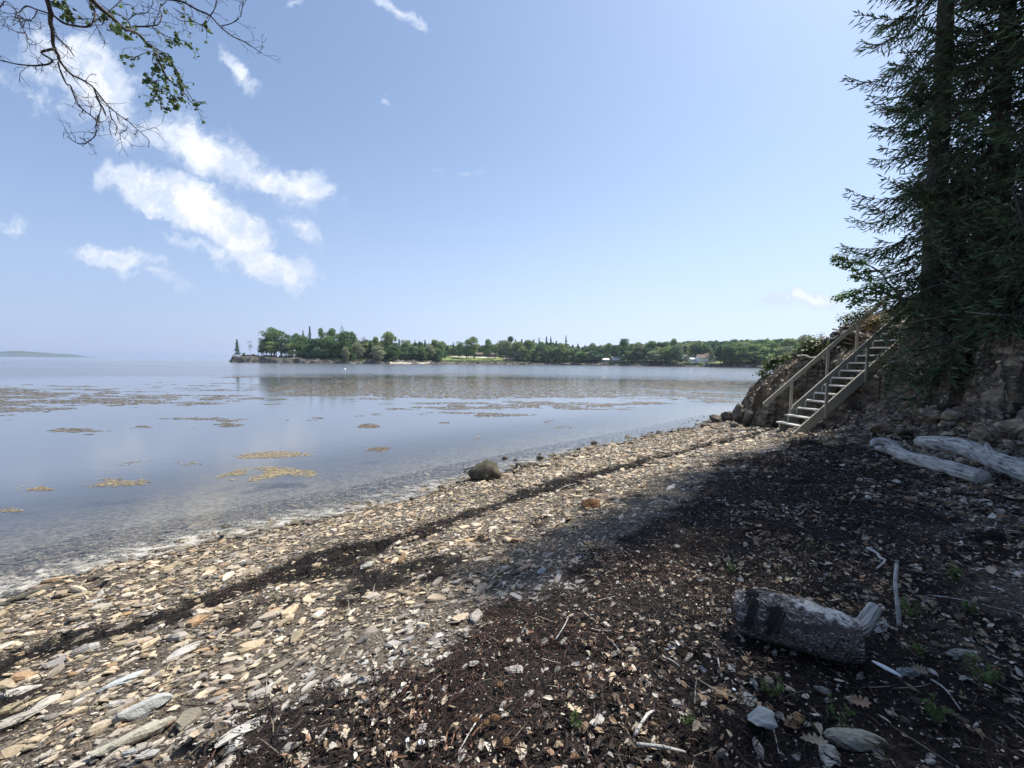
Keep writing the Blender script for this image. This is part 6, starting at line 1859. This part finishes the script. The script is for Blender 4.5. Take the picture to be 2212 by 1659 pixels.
# low leaves below it, behind the rail
def m1(lst, d): return [aty((2150 + a / 3.686) * .7373, (850 + b / 3.686) * .7373, d) for a, b in lst]


lp = [tuple(p) + (1.1,) for p in m1([(1190, 300), (1200, 340), (1260, 290), (1310, 310), (1370, 260), (1330, 250), (1420, 230), (1400, 280), (1450, 200)], 11.6)]
leafy('rail_shrub', [m1([(1420, 360), (1350, 300), (1190, 310)], 11.6), m1([(1420, 360), (1400, 260), (1460, 200)], 11.6)], lp, .1, 60, .06, (.06, .1, .035), 72, 'dark leafy shrub behind the upper handrail below the maple', 'shrub', .015)
lp = [tuple(p) + (1.0,) for p in m1([(380, 790), (400, 760), (430, 740), (370, 830), (450, 780), (480, 760), (410, 810), (500, 750), (540, 740), (320, 900), (340, 880), (560, 720)], 12.6)]
leafy('bluff_shrub', [m1([(420, 850), (400, 790)], 12.6), m1([(420, 850), (480, 770)], 12.6), m1([(420, 850), (330, 890)], 12.6), m1([(420, 850), (540, 740)], 12.6)], lp, .1, 60, .075, (.1, .15, .04), 73, 'light green shrub growing from the nose of the bluff', 'shrub', .015)
lp = [tuple(p) + (1.0,) for p in m1([(740, 680), (780, 650), (830, 640), (870, 620), (910, 600), (700, 700), (820, 600), (880, 570), (930, 570), (760, 620), (800, 560)], 12.9)]
leafy('grassy_shrub', [m1([(820, 730), (800, 640)], 12.9), m1([(820, 730), (880, 600)], 12.9), m1([(820, 730), (740, 670)], 12.9)], lp, .14, 90, .08, (.11, .14, .045), 74, 'yellow green bush on the bluff crest under the exposed roots', 'shrub', .015)
lp = [tuple(p) + (1.0,) for p in m1([(1480, 340), (1540, 330), (1500, 380), (1450, 370), (1580, 310)], 11.9)]
leafy('dry_fern', [m1([(1500, 420), (1500, 350)], 11.9)], lp, .12, 70, .09, (.22, .17, .07), 75, 'dry yellow fern clump between the two handrails', 'fern', .01)

# exposed roots on the crest
rr_ = np.random.default_rng(6)
rt = empty('exposed_roots', tuple(aty(1680 + 50, 745, 12.2)), 0, 'tangle of exposed grey roots on the crest behind the handrail', 'roots')
og = np.array(rt.location)
lines = [[(940, 530), (990, 520), (1050, 530), (1130, 470), (1250, 430), (1340, 400)], [(955, 545), (970, 590), (990, 630)], [(990, 530), (985, 580), (1010, 600)], [(1070, 440), (1130, 430), (1200, 440), (1300, 480)],
         [(1090, 460), (1160, 500), (1240, 480), (1320, 540)], [(1060, 500), (1130, 540), (1200, 540), (1300, 570)], [(1130, 400), (1200, 380), (1260, 350), (1300, 330)], [(1150, 440), (1200, 400), (1280, 400), (1330, 440)],
         [(670, 700), (680, 740)], [(690, 715), (760, 725), (830, 735), (900, 725)], [(720, 760), (780, 755), (850, 770)], [(1380, 430), (1450, 420), (1540, 430)], [(1380, 480), (1470, 500), (1540, 520)], [(1180, 560), (1240, 600), (1320, 590)]]
for i, ln in enumerate(lines):
    pts = m1(ln, 12.2 + rr_.uniform(-.25, .25)); pts = [p + rr_.normal(0, .035, 3) for p in pts]
    r0 = rr_.uniform(.022, .05)
    wood('root', pts, np.linspace(r0, r0 * .4, len(pts)), 'bark' if i % 3 else 'palewood', 7, 400 + i, .3, rt, 5, og)
# root mound of dark soil they spring from
o = rock('root_mound', (1.1, .9, .7), 91, 'bark'); o.location = aty(1815, 716, 12.9); o.location.z -= .25
tag(o, 'dark rounded earth mound behind the exposed roots', 'mound')


# ------------------------------------------------------------------ birch overhead
bi = empty('birch_tree', (-2.2, -2.0, hz(-2.2, -2.0)), 0, 'birch whose twiggy, half bare branches hang in from the top left', 'birch')
bo = np.array(bi.location)
trk = [bo - np.array([0, 0, .3]), bo + np.array([.1, .2, 2.0]), bo + np.array([.2, .6, 4.2]), bo + np.array([.2, 1.3, 6.2]), bo + np.array([.3, 1.8, 9.0])]
wood('trunk', trk, [.17, .14, .12, .09, .03], 'birchbark', 14, 3, .1, bi, 6, bo)
def b7(lst, d0, d1):
    n = len(lst); return np.array([aty(a * .2667, b * .2667, d0 + (d1 - d0) * i / max(1, n - 1)) for i, (a, b) in enumerate(lst)])


BR = [([(370, -40), (400, 90), (405, 190), (430, 270), (440, 370), (465, 440), (480, 490), (560, 590), (660, 650), (760, 710), (790, 790), (830, 880), (850, 930)], 3.4, 4.1, .017, .003, 0),
      ([(440, 395), (400, 405), (355, 425), (400, 470), (415, 500), (390, 520), (300, 530), (220, 535), (120, 520), (50, 505), (-60, 480)], 3.6, 3.4, .011, .003, 0),
      ([(450, 290), (500, 330), (550, 390), (600, 455)], 3.6, 3.9, .007, .003, 0),
      ([(470, 500), (490, 560), (530, 670), (560, 690), (600, 750), (650, 860), (770, 970), (770, 1080), (740, 1140), (680, 1170), (610, 1155), (545, 1110)], 3.7, 4.0, .007, .002, 0),
      ([(760, 710), (830, 800), (880, 860), (960, 930), (1050, 990), (1100, 1040), (1190, 1120), (1205, 1160)], 3.9, 4.3, .006, .002, 0),
      ([(770, 780), (820, 870), (790, 960), (770, 1060)], 3.9, 4.0, .004, .002, 0),
      ([(880, 860), (910, 960), (940, 1030), (930, 1100)], 3.95, 4.1, .003, .0018, 0), ([(940, 910), (970, 990), (1010, 1040), (970, 1080)], 4.0, 4.1, .003, .0018, 0),
      ([(700, -60), (800, 50), (880, 110), (930, 170), (1000, 220), (1060, 240), (1120, 280), (1190, 350), (1240, 390), (1270, 450), (1300, 510), (1340, 600), (1360, 640), (1430, 680), (1500, 760), (1560, 830), (1640, 910)], 3.6, 4.6, .02, .002, .35),
      ([(1060, 230), (1050, 180), (1000, 140), (930, 100), (880, 95)], 4.0, 3.8, .006, .003, 0), ([(1070, 215), (1150, 220), (1220, 215), (1280, 180), (1310, 110), (1290, 60), (1340, 0)], 4.0, 4.2, .008, .003, 0),
      ([(1230, 215), (1280, 250), (1350, 290), (1430, 320), (1500, 390)], 4.1, 4.3, .004, .002, .9), ([(1250, 390), (1330, 430), (1400, 510), (1450, 620), (1500, 700), (1550, 790), (1620, 850)], 4.3, 4.5, .005, .002, .9),
      ([(1340, 600), (1280, 650), (1290, 740), (1300, 870)], 4.4, 4.4, .004, .002, 1.3), ([(1200, 420), (1150, 440), (1120, 450)], 4.3, 4.3, .003, .002, 1.0), ([(1250, 420), (1230, 500), (1300, 520)], 4.3, 4.3, .003, .002, 1.2),
      ([(1300, 650), (1220, 660), (1170, 680)], 4.4, 4.4, .003, .002, 1.4), ([(1340, 640), (1360, 740), (1430, 800), (1450, 880)], 4.4, 4.4, .003, .002, 1.3),
      ([(1250, -10), (1380, 5), (1480, 10), (1590, 80), (1700, 130), (1790, 210), (1880, 290), (1970, 340), (2060, 390), (2120, 425)], 4.4, 4.9, .012, .002, 0),
      ([(1700, 130), (1740, 60), (1750, -20)], 4.6, 4.6, .006, .003, 0), ([(1790, 210), (1880, 190), (1940, 130), (1970, 50), (1980, -20)], 4.6, 4.7, .005, .003, 0), ([(1690, 130), (1640, 200), (1580, 180), (1470, 170), (1400, 130)], 4.6, 4.5, .004, .002, .25),
      ([(430, 120), (520, 180), (620, 210), (700, 220), (760, 190), (775, 100), (740, 20), (700, -50)], 3.5, 3.7, .009, .007, 0), ([(400, 110), (300, 80), (220, 55), (160, 90), (155, 140), (180, 230), (230, 320)], 3.5, 3.3, .006, .002, 0),
      ([(300, 85), (280, 150), (220, 160), (150, 130)], 3.4, 3.3, .003, .002, 0), ([(850, 110), (800, 150), (760, 180), (800, 240), (830, 290)], 3.8, 3.8, .004, .002, 0),
      ([(380, 20), (450, 20), (500, 70), (540, 50)], 3.5, 3.6, .004, .002, 1.3), ([(520, 20), (560, 80), (600, 150)], 3.6, 3.6, .003, .002, 1.0), ([(880, 95), (950, 40), (1000, -10)], 3.8, 3.9, .005, .003, .1), ([(1040, 160), (1100, 110), (1180, 90), (1240, 20)], 4.0, 4.1, .004, .002, 0),
      ([(700, 0), (740, 60), (790, 130), (850, 150)], 3.7, 3.8, .003, .002, .9), ([(0, 60), (60, 30), (130, 80), (120, 150)], 3.3, 3.3, .003, .002, 0), ([(1400, 60), (1480, 110), (1490, 30)], 4.4, 4.5, .003, .002, .4)]
rb7 = np.random.default_rng(70)
LF = []
def rtwig(mb, p, d, L, r0, depth, leaf):
    pts = [p]; n = 5
    for i in range(n):
        d = d + rb7.normal(0, .28, 3); d /= np.linalg.norm(d); pts.append(pts[-1] + d * L / n)
        if depth > 0 and rb7.random() < .55:
            rtwig(mb, pts[-1], d + rb7.normal(0, .7, 3), L * rb7.uniform(.3, .55), r0 * .7, depth - 1, leaf)
        if leaf > 0 and rb7.random() < leaf * .7: LF.append(pts[-1] + rb7.normal(0, .008, 3) - np.array([0, 0, .018]))
    mb.tube(pts, np.linspace(r0, .0013, len(pts)), 4, False)


for i, (ln, d0, d1, r0, r1, lf) in enumerate(BR):
    P = b7(ln, d0, d1)
    L = np.linalg.norm(np.diff(P, axis=0), axis=1).sum()
    Pj = P + rb7.normal(0, .006, P.shape) * (np.arange(len(P)) > 0)[:, None]
    wood('branch', Pj, np.linspace(r0, r1, len(P)) * .9 + .0008, 'birchbark', 7, 500 + i, .25, bi, 4, bo)
    mb = MB()
    cum = np.concatenate([[0], np.cumsum(np.linalg.norm(np.diff(P, axis=0), axis=1))])
    m_ = int(L / .05)
    for q in range(m_):
        s_ = rb7.uniform(.12, 1) * L; k = min(np.searchsorted(cum, s_) - 1, len(P) - 2); p = P[k] + (P[k + 1] - P[k]) * (s_ - cum[k]) / (cum[k + 1] - cum[k])
        d = (P[k + 1] - P[k]); d /= np.linalg.norm(d); d = d * .8 + rb7.normal(0, .55, 3); d /= np.linalg.norm(d)
        rtwig(mb, p, d, rb7.uniform(.06, .24), .0026, 1, lf * .8)
        if lf > 0 and rb7.random() < lf: LF.append(p + rb7.normal(0, .01, 3) - np.array([0, 0, .02]))
    mb.tube(P, .0009, 3, False)
    V = np.concatenate(mb.v) - bo
    if i < 90: mk('twigs', V, [np.array(f) for f in mb.f.values()], MT['birchbark'], bi)
# limbs joining the hanging branches to the trunk
tp = trk[3]
for k, (i, rr0) in enumerate([(0, .03), (8, .04), (18, .03), (22, .02), (9, .0)]):
    if rr0 == 0: continue
    a = b7(BR[i][0], BR[i][1], BR[i][2])[0]
    wood('limb', [tp + np.array([0, 0, -.1 * k]), tp * .5 + a * .5 + np.array([0, 0, .35]), a], [rr0 * 1.6, rr0 * 1.2, BR[i][3] * .9 + .001], 'birchbark', 8, 600 + k, .15, bi, 6, bo)
LF = np.array(LF); n = len(LF)
o = leaves('foliage', LF, rb7.uniform(.03, .05, n), np.array([[.1, .16, .05]]) * rb7.uniform(.6, 1.4, (n, 1)), 701, 'greenleaf', .9, .2, .75, loc=tuple(bo), nrm=rb7.normal(size=(n, 3)) + np.array([0, -.8, .4]))
o.parent = bi; o.location = (0, 0, 0)

# ------------------------------------------------------------------ sea haze
if HAZE:
    Pb = 6300.0
    V = np.array([(x, y, z) for z in (-2.8, 32) for y in (-Pb, Pb) for x in (-Pb, Pb)])
    o = mk('haze', V, [np.array([(0, 2, 3, 1), (4, 5, 7, 6), (0, 1, 5, 4), (1, 3, 7, 5), (3, 2, 6, 7), (2, 0, 4, 6)])], None)
    m, t = newmat('sea_haze')
    vol = t.node('ShaderNodeVolumePrincipled', {'Color': (.62, .76, 1.0, 1), 'Density': HAZE, 'Anisotropy': .3})
    om = t.node('ShaderNodeOutputMaterial'); t.l.new(vol.outputs[0], om.inputs['Volume'])
    o.data.materials.append(m); tag(o, 'faint sea haze over the bay', 'haze', kind='stuff')
